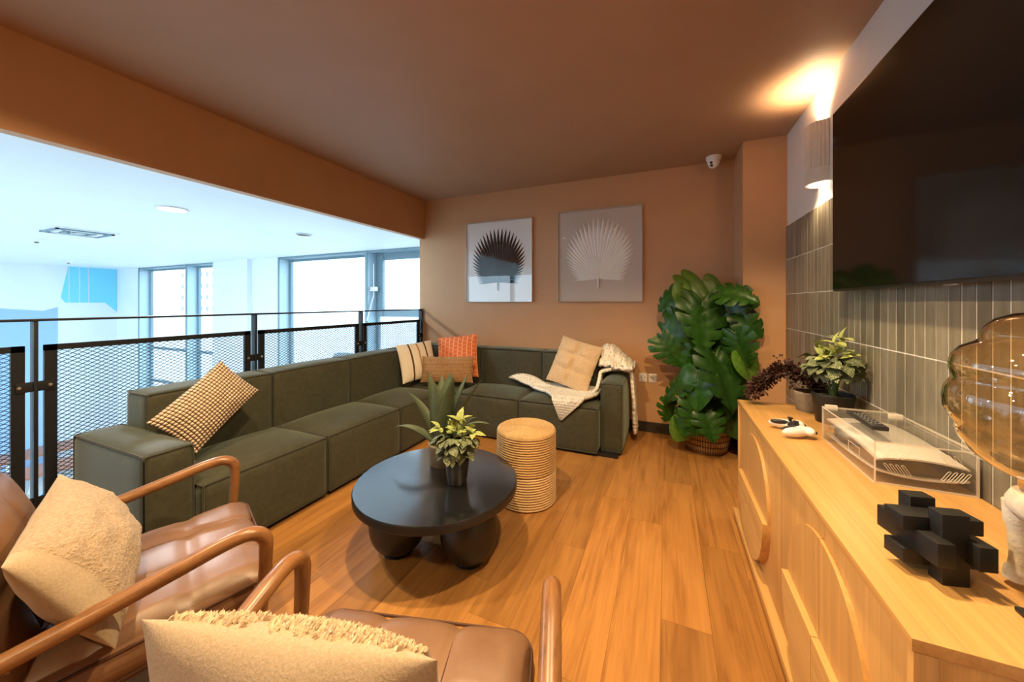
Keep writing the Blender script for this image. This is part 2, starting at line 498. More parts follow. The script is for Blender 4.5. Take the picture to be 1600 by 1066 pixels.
def pillow_mesh(w, h, t, n=18, ears=.06, wrinkle=.004, seed=0, fn=None):
    """cushion lying in the xz plane, swollen along y, with uv"""
    bm = BM(); uvl = bm.loops.layers.uv.verify()
    def sh(u, v, s):
        pu = 1 - ears * (1 - v * v) ; pv = 1 - ears * (1 - u * u)
        x = u * w / 2 * pu; z = v * h / 2 * pv
        th = max(0, (1 - u * u)) ** .55 * max(0, (1 - v * v)) ** .55
        y = s * (t / 2) * th
        y += wrinkle * th * mnoise.noise(Vector((u * 3 + seed, v * 3, s * 2 + seed)))
        if fn: return fn(Vector((x, y, z)), u, v, s, th)
        return Vector((x, y, z))
    front = {}; back = {}
    for i in range(n + 1):
        for j in range(n + 1):
            u = math.sin((i / n * 2 - 1) * PI / 2 * .999); v = math.sin((j / n * 2 - 1) * PI / 2 * .999)
            front[i, j] = bm.verts.new(sh(u, v, -1))
            back[i, j] = front[i, j] if (i in (0, n) or j in (0, n)) else bm.verts.new(sh(u, v, 1))
    for i in range(n):
        for j in range(n):
            for d in (front, back):
                f = bm.faces.new((d[i, j], d[i + 1, j], d[i + 1, j + 1], d[i, j + 1]))
                for lp, (a, c) in zip(f.loops, ((i, j), (i + 1, j), (i + 1, j + 1), (i, j + 1))):
                    lp[uvl].uv = (.5 + .5 * math.sin((a / n * 2 - 1) * PI / 2), .5 + .5 * math.sin((c / n * 2 - 1) * PI / 2))
    return bm
def frame_from(xaxis, yaxis_hint, origin):
    x = Vector(xaxis).normalized(); z = x.cross(Vector(yaxis_hint)).normalized(); y = z.cross(x)
    m = Matrix((x, y, z)).transposed().to_4x4(); m.translation = Vector(origin)
    return m
def setm(o, m):
    loc, q, s = m.decompose()
    o.location = loc; o.rotation_mode = 'QUATERNION'; o.rotation_quaternion = q
    o.scale = s
# ------------------------------------------------------------------ the room
XL, XR, YB, YF, ZC = -2.95, .86, 3.80, -2.5, 2.585      # left edge, right wall, back wall, wall behind camera, ceiling
bm = BM(); box(bm, XL, XR, YF, YB, -.35, -.012)
floor = struct(finish('floor', bm, M['skirting'], smooth=None))
PW, PL = .183, 1.23
plank_cache = {}
r = 0; x = XL
while x < XR - .005:
    x2 = min(x + PW, XR)
    off = (r * .41 + .13 * ((r * 7) % 3)) % 1.0 * PL
    y = YF - off
    while y < YB:
        y0, y1 = max(y, YF), min(y + PL, YB)
        if y1 - y0 > .02:
            key = (round(x2 - x, 3), round(y1 - y0, 3))
            if key not in plank_cache:
                b_ = BM(); hx, hy = (x2 - x) / 2 - .0004, (y1 - y0) / 2 - .0004
                box(b_, -hx, hx, -hy, hy, -.012, 0)
                me = bpy.data.meshes.new('plank'); b_.to_mesh(me); b_.free(); me.materials.append(M['planks'])
                plank_cache[key] = me
            mobj('plank', plank_cache[key], None, floor, ((x + x2) / 2, (y0 + y1) / 2, 0))
        y += PL
    x = x2; r += 1

bm = BM(); box(bm, XL, XR + .12, YF, YB + .3, ZC, ZC + .12)
struct(finish('ceiling', bm, M['ceil'], smooth=None))
bm = BM(); box(bm, XL, XR + .12, YB, YB + .30, -.35, ZC)
wall_back = struct(finish('wall_back', bm, M['paint'], smooth=None))
bm = BM(); box(bm, XL, XR + .12, YF - .12, YF, -.35, ZC)
struct(finish('wall_front', bm, M['paint'], smooth=None))
bm = BM(); box(bm, .566, XR, 3.41, YB, 0, ZC)
struct(finish('wall_column', bm, M['paint'], smooth=None))
bm = BM(); box(bm, XR, XR + .12, YF, YB, -.35, ZC)
wall_right = struct(finish('wall_right', bm, M['white_wall'], smooth=None))
bm = BM(); box(bm, XL, -2.878, YF, YB, 2.10, ZC)
struct(finish('trim_1', bm, M['paint'], smooth=None))['label'] = 'deep brown painted beam above the railing opening'
# dark skirting
bm = BM(); box(bm, -2.9, .566, YB - .014, YB, 0, .10, .003)
struct(finish('baseboard_back', bm, M['skirting'], smooth=None))
bm = BM(); box(bm, .552, .566, 3.396, YB - .014, 0, .10, .003); box(bm, .552, XR - .012, 3.396, 3.41, 0, .10, .003)
struct(finish('baseboard_column', bm, M['skirting'], smooth=None))
# tiled half of the right wall: grout bed + single tiles
TP, TH, TTOP = .0585, .2635, 1.873
bm = BM(); box(bm, XR - .0072, XR, .26, 3.41, TTOP - 7 * TH, TTOP - .002)
g = finish('grout', bm, M['grout'], wall_right, smooth=None)
b_ = BM(); box(b_, -.008, 0, -(TP - .0054) / 2, (TP - .0054) / 2, -(TH - .0050) / 2, (TH - .0050) / 2, .0008)
tile_me = bpy.data.meshes.new('tile'); b_.to_mesh(tile_me); b_.free(); tile_me.materials.append(M['tile'])
ncol = 53
for rr in range(7):
    for cc in range(ncol if rr < 5 else 17):
        mobj('tile', tile_me, None, wall_right, (XR - .001 - random.random() * .0008, 3.41 - TP * (cc + .5), TTOP - TH * (rr + .5)))

# ------------------------------------------------------------------ the double-height hall beyond the railing
HX0, HY0, YW, HC, HF = -14.5, -4.0, 4.95, 2.23, -3.0
bm = BM(); box(bm, HX0, XL, HY0, YW + .3, HC, HC + .2); struct(finish('ceiling_hall', bm, M['atrium'], smooth=None))
M['hall_floor'] = plain('hall_floor_vinyl', (.66, .66, .64), .5, var=.03, nscale=4)
bm = BM(); box(bm, HX0, XL, HY0, YW + .3, HF - .2, HF); struct(finish('floor_hall', bm, M['hall_floor'], smooth=None))
bm = BM(); box(bm, HX0 - .2, HX0, HY0, YW + .3, HF, HC); struct(finish('wall_hall_left', bm, M['atrium'], smooth=None))
bm = BM(); box(bm, XL, XL + .1, HY0, YW, HF, -.35); struct(finish('wall_added_light_stop', bm, M['atrium'], smooth=None))  # unseen wall added under the room edge to stop light leaking through
bm = BM(); box(bm, XL, XL + .1, YB + .3, YW, -.35, HC); struct(finish('wall_hall_side', bm, M['atrium'], smooth=None))
bm = BM(); box(bm, XL, XL + .1, HY0, YF - .12, -.35, HC); struct(finish('wall_hall_near', bm, M['atrium'], smooth=None))
bm = BM(); box(bm, XL - .012, XL, HY0, YB, -.36, -.005); struct(finish('trim_2', bm, M['white_plastic'], smooth=None))['label'] = 'white edge of the floor slab under the railing'
WIN = [(-13.27, -9.80, -10.94), (-7.47, -3.30, -5.04)]
bm = BM()
for (a, b) in ((HX0, -13.27), (-9.80, -7.47), (-3.30, XL)):
    box(bm, a, b, YW, YW + .30, HF, HC)
for (a, b, _) in WIN: box(bm, a, b, YW, YW + .30, HF, -2.7)
struct(finish('wall_windows', bm, M['atrium'], smooth=None))
bm = BM(); box(bm, -8.75, -8.35, YW - .10, YW, HF, HC); struct(finish('wall_pier', bm, M['atrium'], smooth=None))
def bar(parent, name, x0, x1, y0, y1, z0, z1, mat):
    b = BM(); box(b, x0, x1, y0, y1, z0, z1, .003); return finish(name, b, mat, parent, smooth=None)
for wi, (a, b, mx) in enumerate(WIN):
    w = estruct('window_%d' % (wi + 1))
    YG = YW + .24
    bar(w, 'jamb', a, a + .02, YW + .002, YG, -2.7, HC - .02, M['reveal'])
    bar(w, 'jamb', b - .02, b, YW + .002, YG, -2.7, HC - .02, M['reveal'])
    bar(w, 'jamb_edge', a - .015, a + .024, YW - .008, YW + .014, -2.7, HC - .01, M['frame_blue'])
    bar(w, 'fin', mx - .025, mx + .025, YW + .012, YG, -2.7, HC - .02, M['reveal'])
    bar(w, 'fin_edge', mx - .03, mx + .03, YW - .004, YW + .014, -2.7, HC - .01, M['frame_blue'])
    bar(w, 'head', a, b, YW + .015, YG + .04, HC - .04, HC - .005, M['frame_blue'])
    for (p, q) in ((a, mx), (mx, b)):
        bar(w, 'stile', p + .02, p + .08, YG - .02, YG + .04, -2.7, HC - .04, M['frame_blue'])
        bar(w, 'stile', q - .08, q - .02, YG - .02, YG + .04, -2.7, HC - .04, M['frame_blue'])
        zt = [-2.7, -.9, .0, HC - .08] if wi == 0 else [-2.7, -.9, HC - .08]
        if wi == 1 and p == mx: zt = [-2.7, -.9, 1.02, HC - .16]
        for z in zt:
            th = .14 if (wi == 1 and p == mx and z > .5) else .07
            bar(w, 'transom', p + .02, q - .02, YG - .025, YG + .035, z, z + th, M['frame_blue'])
        for z0, z1 in zip(zt[:-1], zt[1:]):
            bar(w, 'pane', p + .07, q - .07, YG, YG + .012, z0 + .06, z1 + .01, M['glass'])
        if wi == 1 and p == mx:
            bar(w, 'sash_stile', p + .08, p + .20, YG - .04, YG + .02, 1.02, HC - .05, M['frame_blue'])
# unseen glazed end added behind the camera to bring more daylight into the hall
w = estruct('window_3')
for k in range(7):
    xx = HX0 + .2 + k * (XL - HX0 - .4) / 6
    bar(w, 'fin', xx - .05, xx + .05, HY0 - .2, HY0, HF, HC, M['reveal'])
    if k < 6: bar(w, 'pane', xx + .05, xx + (XL - HX0 - .4) / 6 - .05, HY0 - .11, HY0 - .10, HF + .1, HC - .05, M['glass'])
# window winder on the narrow sash
t = thing('window_winder', 'white rod winder hanging beside the opening sash of the tall window', 'window winder', (-4.99, YW + .10, 1.2))
b = BM(); tube(b, [(.03, 0, .80), (.03, 0, .18)], .010); finish('rod', b, M['white_plastic'], t)
b = BM(); box(b, -.02, .09, -.05, .05, .29, .37, .012); finish('gear_box', b, M['white_plastic'], t)
b = BM(); tube(b, [(.03, 0, .2), (-.01, -.12, -.25)], .012); finish('crank', b, M['white_plastic'], t)

# painted wall graphics on the far left wall of the hall
def wallpoly(name, pix, mat, label, cat):
    P = [atX(px, py, HX0) for px, py in pix]
    b = BM(); a = [b.verts.new((HX0 + .0005, p.y, p.z)) for p in P]; c = [b.verts.new((HX0 + .012, p.y, p.z)) for p in P]
    n = len(P)
    b.faces.new(a[::-1]); b.faces.new(c)
    for i in range(n): b.faces.new((a[i], a[(i + 1) % n], c[(i + 1) % n], c[i]))
    o = finish(name, b, mat, smooth=None)
    return tag(o, label, cat) if label else o
M['cyan'] = plain('cyan_paint', (.22, .70, .90), .6, var=.01)
M['lilac'] = plain('lilac_blue_paint', (.36, .54, .80), .6, var=.01)
gr = wallpoly('wall_panel', [(107, 414.5), (182, 419), (182, 487), (164, 473), (102, 473), (95, 465)], M['cyan'], 'bright cyan angular panel with thin white lines on the hall wall', 'wall panel')
for px in (107.5, 124, 138):
    l = wallpoly('white_line', [(px - .6, 416), (px + .6, 416), (px + .6, 473), (px - .6, 473)], M['white_wall'], None, None)
    l.location.x += .006; l.parent = gr
wallpoly('wall_panel', [(-60, 478), (0, 482), (68, 486), (90, 480), (90, 728), (-60, 768)], M['lilac'], 'large lilac blue painted panel low on the hall wall', 'wall panel')

# hall ceiling fittings
M['lamp_glow'] = emit('cool_lamp_glow', (.95, .98, 1.0), 6)
def hall_light(x, y, r, lit, label):
    t = thing('ceiling_downlight', label, 'ceiling light', (x, y, HC))
    b = BM(); lathe(b, [(r, 0), (r, -.012), (r * .86, -.016), (r * .84, -.004), (r * .84, 0)], 32); finish('trim_ring', b, M['steel' if not lit else 'white_plastic'], t)
    b = BM(); lathe(b, [(0, -.006), (r * .83, -.006), (r * .83, 0), (0, 0)], 32); finish('diffuser', b, M['lamp_glow'] if lit else M['concrete'], t)
    if lit:
        ld = bpy.data.lights.new('hall_lamp', 'AREA'); ld.shape = 'DISK'; ld.size = r * 1.6; ld.energy = 60; ld.color = (.92, .97, 1)
        lo = bpy.data.objects.new('hall_lamp', ld); C.objects.link(lo); lo.location = (0, 0, -.02); lo.parent = t
hall_light(-4.58, 1.96, .13, True, 'lit round recessed light in the white hall ceiling')
hall_light(-4.62, 3.42, .10, False, 'unlit grey ringed recessed light in the white hall ceiling near the window')
t = thing('ceiling_vent', 'square slatted air diffuser in the white hall ceiling', 'air vent', (-7.23, 2.10, HC))
b = BM(); box(b, -.30, .30, -.30, .30, -.014, 0, .003); finish('plate', b, M['white_plastic'], t)
for k in range(4):
    s = .26 - k * .065
    b = BM()
    for (x0, x1, y0, y1) in ((-s, s, -s, -s + .03), (-s, s, s - .03, s), (-s, -s + .03, -s, s), (s - .03, s, -s, s)): box(b, x0, x1, y0, y1, -.03, -.013)
    finish('louvre', b, M['frame_blue'] if k % 2 == 0 else M['white_plastic'], t, smooth=None)
for (px, py, lab) in ((57, 373, 'small white sensor dome on the hall ceiling beside the square vent'), (107, 407.5, 'tiny sprinkler head on the hall ceiling above the cyan panel')):
    p = atZ(px, py, HC)
    t = thing('ceiling_sensor', lab, 'sensor', (p.x, p.y, HC))
    b = BM(); lathe(b, [(0, -.05), (.05, -.045), (.08, -.02), (.085, 0), (0, 0)], 20); finish('dome', b, M['white_plastic'], t)
    b = BM(); lathe(b, [(0, -.07), (.022, -.065), (.025, -.045), (0, -.045)], 12); finish('sensor_eye', b, M['concrete'], t)

# tables and stools on the lower floor of the hall
M['red_wood'] = wood('red_brown_wood', (.42, .17, .10), (.30, .11, .06), (6, 1, 6), .45)
M['cream_seat'] = plain('cream_seat', (.72, .66, .52), .6); M['blue_seat'] = plain('blue_seat', (.05, .28, .60), .6); M['red_seat'] = plain('red_seat', (.6, .16, .08), .6)
def hall_table(x, y, ly, label):
    t = thing('canteen_table', label, 'table', (x, y, HF))
    b = BM(); box(b, -.40, .40, -ly / 2, ly / 2, .70, .75, .01); finish('tabletop', b, M['red_wood'], t)
    for sx in (-.32, .32):
        for sy in (-ly / 2 + .12, ly / 2 - .12):
            b = BM(); box(b, sx - .03, sx + .03, sy - .03, sy + .03, 0, .70, .004); finish('leg', b, M['white_plastic'], t)
hall_table(-13.75, 3.75, 2.0, 'long red-brown canteen table against the lilac panel wall')
hall_table(-12.20, 3.45, 2.0, 'long red-brown canteen table standing free on the hall floor')
def hall_stool(x, y, mat, label):
    t = thing('canteen_stool', label, 'stool', (x, y, HF))
    b = BM(); lathe(b, [(0, .43), (.17, .43), (.19, .45), (.17, .475), (0, .48)], 20); finish('seat', b, mat, t)
    for k in range(4):
        a = PI / 4 + k * PI / 2
        b = BM(); tube(b, [(.10 * math.cos(a), .10 * math.sin(a), .44), (.19 * math.cos(a), .19 * math.sin(a), 0)], .014, 6); finish('leg', b, M['white_plastic'], t)
hall_stool(-12.95, 3.2, M['cream_seat'], 'cream round stool between the two canteen tables')
hall_stool(-11.35, 3.0, M['blue_seat'], 'bright blue round stool on the hall floor')
hall_stool(-13.2, 2.45, M['red_seat'], 'orange red round stool by the lilac panel wall')

# outside
M['asphalt'] = plain('pale_street', (.42, .42, .42), .9, var=.1, nscale=1)
bm = BM(); box(bm, -160, 60, YW + .3, 120, -3.9, -3.4); box(bm, -160, 60, -60, HY0 - .2, -3.9, -3.4)
struct(finish('ground', bm, M['asphalt'], smooth=None))
M['render'] = plain('pale_render', (.80, .82, .84), .8, var=.02)
M['far_win'] = plain('far_window_glass', (.10, .12, .15), .2)
t = thing('apartment_building', 'pale far apartment block with small square windows seen through the glass', 'building', (-118, 58, -3.4))
b = BM(); box(b, -14, 24, 0, 14, 0, 46); finish('walls', b, M['render'], t, smooth=None)
b = BM(); box(b, -14.4, 24.4, -.4, 14.4, 46, 46.8); finish('roof', b, M['render'], t, smooth=None)
b = BM(); box(b, -.6, .6, -.06, .06, -.6, .6); wme = bpy.data.meshes.new('window'); b.to_mesh(wme); b.free(); wme.materials.append(M['far_win'])
for i in range(12):
    for j in range(13):
        mobj('window', wme, None, t, (-12 + i * 3.1, 0, 3 + j * 3.2))
# parked cars in the street
def car(x, y, rz, col, label):
    t = thing('parked_car', label, 'car', (x, y, -3.4), (0, 0, rz))
    m = plain('car_paint', col, .3)
    b = BM(); puffy(b, 4.2, 1.75, .62, .14, (.05, .03, .03), 6, (0, 0, .58)); finish('body', b, m, t)
    b = BM()
    prof = [(-1.7, .86), (-1.35, 1.38), (-.4, 1.47), (.45, 1.38), (1.05, .86)]
    a = [b.verts.new((p[0], -.72 + (.1 if p[1] > 1 else 0), p[1])) for p in prof]; c = [b.verts.new((p[0], .72 - (.1 if p[1] > 1 else 0), p[1])) for p in prof]
    b.faces.new(a); b.faces.new(c[::-1])
    for i in range(4): b.faces.new((a[i], c[i], c[i + 1], a[i + 1]))
    finish('cabin', b, M['far_win'], t)
    b = BM(); box(b, -1.2, .4, -.60, .60, 1.40, 1.48, .03); finish('roof', b, m, t)
    for sx in (-1.3, 1.3):
        for sy in (-.80, .80):
            b = BM(); lathe(b, [(0, -.1), (.3, -.1), (.32, -.07), (.32, .07), (.3, .1), (0, .1)], 20); finish('wheel', b, M['dark_plastic'], t, (sx, sy, .32), (PI / 2, 0, 0))
car(-13.5, 13.0, .05, (.8, .8, .8), 'white parked car in the street below the window')
car(-9.0, 13.4, .05, (.55, .05, .04), 'red parked car in the street below the window')
car(-18.5, 17.5, .05, (.3, .34, .4), 'grey blue parked car across the street')

# ------------------------------------------------------------------ railing
RX = -2.915
rail = thing('railing', 'black metal balustrade with expanded mesh panels along the open edge', 'railing', (0, 0, 0))
b = BM(); box(b, RX - .03, RX + .03, YF, YB - .005, 1.186, 1.198, .002); finish('top_rail', b, M['black_metal'], rail)
PY = [-1.40, -.345, .70, 1.745, 2.79, 3.775]
for y in PY:
    b = BM(); box(b, RX - .026, RX + .026, y - .007, y + .007, .012, 1.187, .001); box(b, RX - .034, RX + .034, y - .05, y + .05, 0, .012); finish('post', b, M['black_metal'], rail)
def mesh_panel(y0, y1, z0, z1):
    fw, ft = .042, .010
    b = BM()
    box(b, RX - ft, RX + ft, y0, y1, z1 - .03, z1); box(b, RX - ft, RX + ft, y0, y1, z0, z0 + .03)
    box(b, RX - ft, RX + ft, y0, y0 + fw, z0, z1); box(b, RX - ft, RX + ft, y1 - fw, y1, z0, z1)
    f = finish('panel_frame', b, M['black_metal'], rail, smooth=None)
    b = BM()
    a0, a1, c0, c1 = y0 + fw, y1 - fw, z0 + .03, z1 - .03
    DY, DZ = .036, .021
    sl = DZ / DY
    wv = .0015
    for sgn in (1, -1):
        H = (a1 - a0) * sl
        k = -H
        lo = c0 - (H if sgn > 0 else 0); hi = c1 + (0 if sgn > 0 else H)
        z = lo
        while z < hi:
            # line: zz = z + sgn*sl*(y-a0)
            ya, yb = a0, a1
            if sgn > 0:
                ya = max(ya, a0 + (c0 - z) / sl); yb = min(yb, a0 + (c1 - z) / sl)
            else:
                ya = max(ya, a0 + (z - c1) / sl); yb = min(yb, a0 + (z - c0) / sl)
            if yb - ya > .003:
                za, zb = z + sgn * sl * (ya - a0), z + sgn * sl * (yb - a0)
                q = []
                for (yy, zz) in ((ya, za), (yb, zb)):
                    for (dx, dz) in ((-.0025, -wv), (.0025, -wv), (.0025, wv), (-.0025, wv)):
                        q.append(b.verts.new((RX + dx, yy, zz + dz)))
                for i in range(4): b.faces.new((q[i], q[(i + 1) % 4], q[4 + (i + 1) % 4], q[4 + i]))
            z += DZ
    mo = finish('expanded_mesh', b, M['black_metal'], f, smooth=None); mo['kind'] = 'stuff'
for a, c in zip(PY[:-1], PY[1:]):
    mesh_panel(a + .03, c - .03, .09, 1.065)
for y in PY[1:]:
    for z in (.86, .28):
        b = BM(); box(b, RX + .010, RX + .016, y - .06, y + .06, z - .025, z + .025, .001)
        cl = finish('clip', b, M['black_metal'], rail)
        for s in (-1, 1):
            b = BM(); lathe(b, [(0, .006), (.006, .005), (.009, .001), (.009, 0), (0, 0)], 10)
            finish('bolt', b, M['steel'], cl, (RX + .016, y + s * .048, z), (0, PI / 2, 0))
# ------------------------------------------------------------------ room lamps: recessed warm downlights
M['warm_glow'] = emit('warm_lamp_glow', (1.0, .80, .55), 14)
def downlight(x, y, e=1.0, label='', cone=142):
    t = thing('recessed_spotlight', label, 'ceiling light', (x, y, ZC))
    b = BM(); lathe(b, [(.05, 0), (.05, -.006), (.041, -.008), (.037, -.001), (.037, 0)], 24); finish('trim_ring', b, M['black_metal'], t)
    b = BM(); lathe(b, [(0, -.003), (.036, -.003), (.036, 0), (0, 0)], 20); finish('lens', b, M['warm_glow'], t)
    ld = bpy.data.lights.new('spot_lamp', 'SPOT'); ld.energy = LAMP_W * e; ld.color = WARM
    ld.spot_size = R(cone); ld.spot_blend = .5; ld.shadow_soft_size = .04
    lo = bpy.data.objects.new('spot_lamp', ld); C.objects.link(lo); lo.parent = t; lo.location = (0, 0, -.02)
downlight(-1.90, .46, .8, 'warm recessed spotlight above the tan armchair beside the railing')
downlight(.16, 1.22, 1.25, 'warm recessed spotlight above the floor beside the sideboard')
downlight(-.85, 1.0, 1.2, 'warm recessed spotlight above the gap between armchairs and coffee table')
downlight(-1.90, -.9, .3, 'warm recessed spotlight behind the armchairs near the railing')
downlight(-.95, -.9, .4, 'warm recessed spotlight behind the armchairs in the middle of the room')

# ------------------------------------------------------------------ corner sofa
sofa = thing('corner_sofa', 'large olive green velvet modular corner sofa along railing and back wall', 'sofa', (-2.3, 2.2, 0))
SO = Vector(sofa.location)
def module(name, x0, x1, y0, y1, z0, z1, r=.028, bl=(.012, .012, .012), welts=('top',), n=9):
    b = BM()
    c = Vector(((x0 + x1) / 2, (y0 + y1) / 2, (z0 + z1) / 2))
    g = .004
    puffy(b, x1 - x0 - g, y1 - y0 - g, z1 - z0, r, bl, n)
    o = finish(name, b, M['velvet'], sofa, c - SO, smooth=60)
    hx, hy, hz = (x1 - x0 - g) / 2, (y1 - y0 - g) / 2, (z1 - z0) / 2
    k = r * .22
    b = BM()
    for w in welts:
        if w == 'top': P = [(-hx + k, -hy + k, hz - k), (hx - k, -hy + k, hz - k), (hx - k, hy - k, hz - k), (-hx + k, hy - k, hz - k)]
        if w == '+x': P = [(hx - k, -hy + k, -hz + k), (hx - k, hy - k, -hz + k), (hx - k, hy - k, hz - k), (hx - k, -hy + k, hz - k)]
        if w == '-y': P = [(-hx + k, -hy + k, -hz + k), (hx - k, -hy + k, -hz + k), (hx - k, -hy + k, hz - k), (-hx + k, -hy + k, hz - k)]
        welt_loop(b, P, .0052)
    finish('piping', b, M['welt'], o)
    return o
SB = .025
ZS, ZA, ZK = .402, .605, .785
module('arm', -2.80, -2.09, .79, .985, SB, ZA, .03, (.006, .008, .018), ('top', '+x', '-y'))
sy = [.985, 1.685, 2.385, 2.985]
for a, c in zip(sy[:-1], sy[1:]):
    module('seat', -2.57, -2.04, a, c, SB, ZS, .034, (.010, .004, .050), ('top', '+x'))
by = [.985, 1.66, 2.34, 2.985]
for a, c in zip(by[:-1], by[1:]):
    module('backrest', -2.80, -2.56, a, c, SB, ZK, .03, (.022, .004, .012), ('top', '+x'))
module('backrest', -2.80, -2.56, 2.985, 3.70, SB, ZK, .03, (.015, .004, .010), ('top',))
module('seat', -2.57, -1.89, 2.985, 3.47, SB, ZS, .034, (.004, .004, .045), ('top', '-y'))
for a, c in ((-2.56, -1.87), (-1.87, -1.17), (-1.17, -.52)):
    module('backrest', a, c, 3.46, 3.70, SB, ZK, .03, (.004, .022, .012), ('top', '-y'))
for a, c in ((-1.89, -1.235), (-1.235, -.52)):
    module('seat', a, c, 2.985, 3.47, SB, ZS, .034, (.004, .010, .050), ('top', '-y'))
module('arm', -.52, -.335, 3.08, 3.70, SB, ZA - .005, .03, (.006, .006, .020), ('top', '-y'))
b = BM(); box(b, -2.77, -2.09, .82, 3.66, 0, .03); box(b, -2.09, -.37, 3.03, 3.66, 0, .03); box(b, -.40, -.36, 3.11, 3.66, 0, .03)
for v in b.verts: v.co -= SO
finish('plinth', b, M['black_soft'], sofa, smooth=None)
b = BM(); box(b, -2.806, -2.802, 1.02, 1.05, .62, .70)
for v in b.verts: v.co -= SO
finish('care_tag', b, M['concrete'], sofa, smooth=None)

# ------------------------------------------------------------------ cushions
def place(o, center, face, up, roll=0):
    f = Vector(face).normalized(); u = Vector(up)
    u = (u - f * u.dot(f)).normalized()
    q = Matrix.Rotation(roll, 3, f); u = q @ u
    y = -f; x = y.cross(u).normalized()
    m = Matrix((x, y, u)).transposed().to_4x4(); m.translation = Vector(center)
    setm(o, m)
def cushion(name, bm_, mat, label, center, face, up=(0, 0, 1), roll=0):
    o = finish(name, bm_, mat, smooth=70)
    tag(o, label, 'cushion'); place(o, center, face, up, roll)
    return o
# knotted lumbar cushion on the railing side
cushion('lumbar_cushion', pillow_mesh(.45, .28, .14, 22, .05, .01, 1), M['knot'], 'rectangular cushion of cream and brown knotted weave tilted on the sofa arm and seat', (-2.385, 1.185, .700), (.90, -.10, .36), (0, 0, 1), R(38))
# three cushions in the corner
cushion('square_cushion', pillow_mesh(.40, .40, .14, 18, .05, .01, 2), M['stripe'], 'cream square cushion with thin brown stripes in the sofa corner', (-2.395, 3.05, .668), (.86, -.42, .28), (0, 0, 1), R(4))
cushion('square_cushion', pillow_mesh(.47, .47, .14, 18, .05, .01, 3), M['orange'], 'orange square cushion with pale printed marks in the sofa corner', (-2.09, 3.345, .692), (.16, -1, .30), (0, 0, 1), R(7))
cushion('lumbar_cushion', pillow_mesh(.55, .27, .14, 18, .06, .012, 4), M['rib'], 'brown ribbed lumbar cushion in front of the striped and orange cushions', (-2.05, 3.085, .600), (.30, -1, .30), (0, 0, 1), R(1))
# tufted sherpa cushion
def tuft(p, u, v, s, th):
    a = ((u * 1.5) % 1.0) - .5 if False else 0
    gx = min(abs(u - .02), 1); gy = min(abs(v - .33), abs(v + .33))
    k = math.exp(-(gx / .075) ** 2) + math.exp(-(gy / .075) ** 2)
    p = Vector(p); p.y -= s * .040 * min(1, k) * th
    p += Vector((1, 1, 1)) * .004 * mnoise.noise(p * 40)
    return p
cushion('square_cushion', pillow_mesh(.42, .46, .16, 34, .04, .01, 5, tuft), M['sherpa'], 'beige tufted sherpa square cushion leaning back on the cream throw', (-.800, 3.325, .705), (-.10, -1, .42), (0, 0, 1), R(-14))

# ------------------------------------------------------------------ knitted throw
def patch(bm_, fn, nu, nv, us=1.0, vs=1.0):
    uvl = bm_.loops.layers.uv.verify()
    g = [[bm_.verts.new(fn(i / nu, j / nv)) for j in range(nv + 1)] for i in range(nu + 1)]
    for i in range(nu):
        for j in range(nv):
            f = bm_.faces.new((g[i][j], g[i + 1][j], g[i + 1][j + 1], g[i][j + 1]))
            for lp, (a, c) in zip(f.loops, ((i, j), (i + 1, j), (i + 1, j + 1), (i, j + 1))):
                lp[uvl].uv = (a / nu * us, c / nv * vs)
def lerp(a, b, t): return a + (b - a) * t
def pline(P, t):
    """point at parameter t on a polyline"""
    t = max(0, min(.9999, t)) * (len(P) - 1); i = int(t); f = t - i
    return Vector(P[i]) * (1 - f) + Vector(P[i + 1]) * f
bt = BM()
LA = [(-1.50, 3.40, 0), (-1.22, 3.27, 0), (-1.02, 3.12, 0), (-.90, 2.985, 0), (-.84, 2.84, 0)]
RA = [(-.545, 3.42, 0), (-.545, 3.32, 0), (-.56, 3.18, 0), (-.66, 2.99, 0), (-.82, 2.835, 0)]
def onseat(u, v):
    p = lerp(pline(LA, v), pline(RA, v), u)
    z = ZS + .056 - max(0, (-.52 - p.x + -.36) * 0)
    w = mnoise.noise(Vector((p.x * 6, p.y * 6, 0)))
    z += .012 + .010 * w + .02 * max(0, 1 - v * 6) * (1 if u < .3 else .3)
    y = p.y
    if y < 3.005:
        d = 3.005 - y; y = 2.968 - .006 * w; z = z - .02 - d
    elif y < 3.04: z -= .012 * (1 - (y - 3.005) / .035)
    if u < .34 and v < .25: z += .05 * math.sin(min(1, u / .34) * PI) * (1 - v / .25) + .012
    return Vector((p.x, y, z))
patch(bt, onseat, 34, 34, 1.0, 1.0)
AX = [(-.590, ZS + .085), (-.572, ZS + .11), (-.562, .56), (-.552, ZA + .045), (-.47, ZA + .068), (-.39, ZA + .068), (-.305, ZA + .045), (-.292, .52), (-.288, .36), (-.286, .20), (-.284, .10)]
def overarm(u, v):
    t = u * (len(AX) - 1); i = min(int(t), len(AX) - 2); f = t - i
    x = lerp(AX[i][0], AX[i + 1][0], f); z = lerp(AX[i][1], AX[i + 1][1], f)
    y0 = lerp(3.17, 3.44, min(1, u * 1.6)); y1 = lerp(3.44, 3.62, u)
    y = lerp(y0, y1, v)
    w = mnoise.noise(Vector((u * 7, v * 5, 3)))
    s = .008 * abs(w)
    hang = max(0, u - .6)
    return Vector((x + (s if u > .5 else -s) + .035 * hang * abs(math.sin(v * 9)) + .02 * hang, y, z + s * .6 - .05 * hang * (1 - v)))
patch(bt, overarm, 44, 16, 1.2, .35)
BY_ = [(3.33, ZA + .09), (3.36, ZA + .12), (3.395, .75), (3.405, .82), (3.45, ZK + .055), (3.56, ZK + .065), (3.66, ZK + .055), (3.735, ZK - .03)]
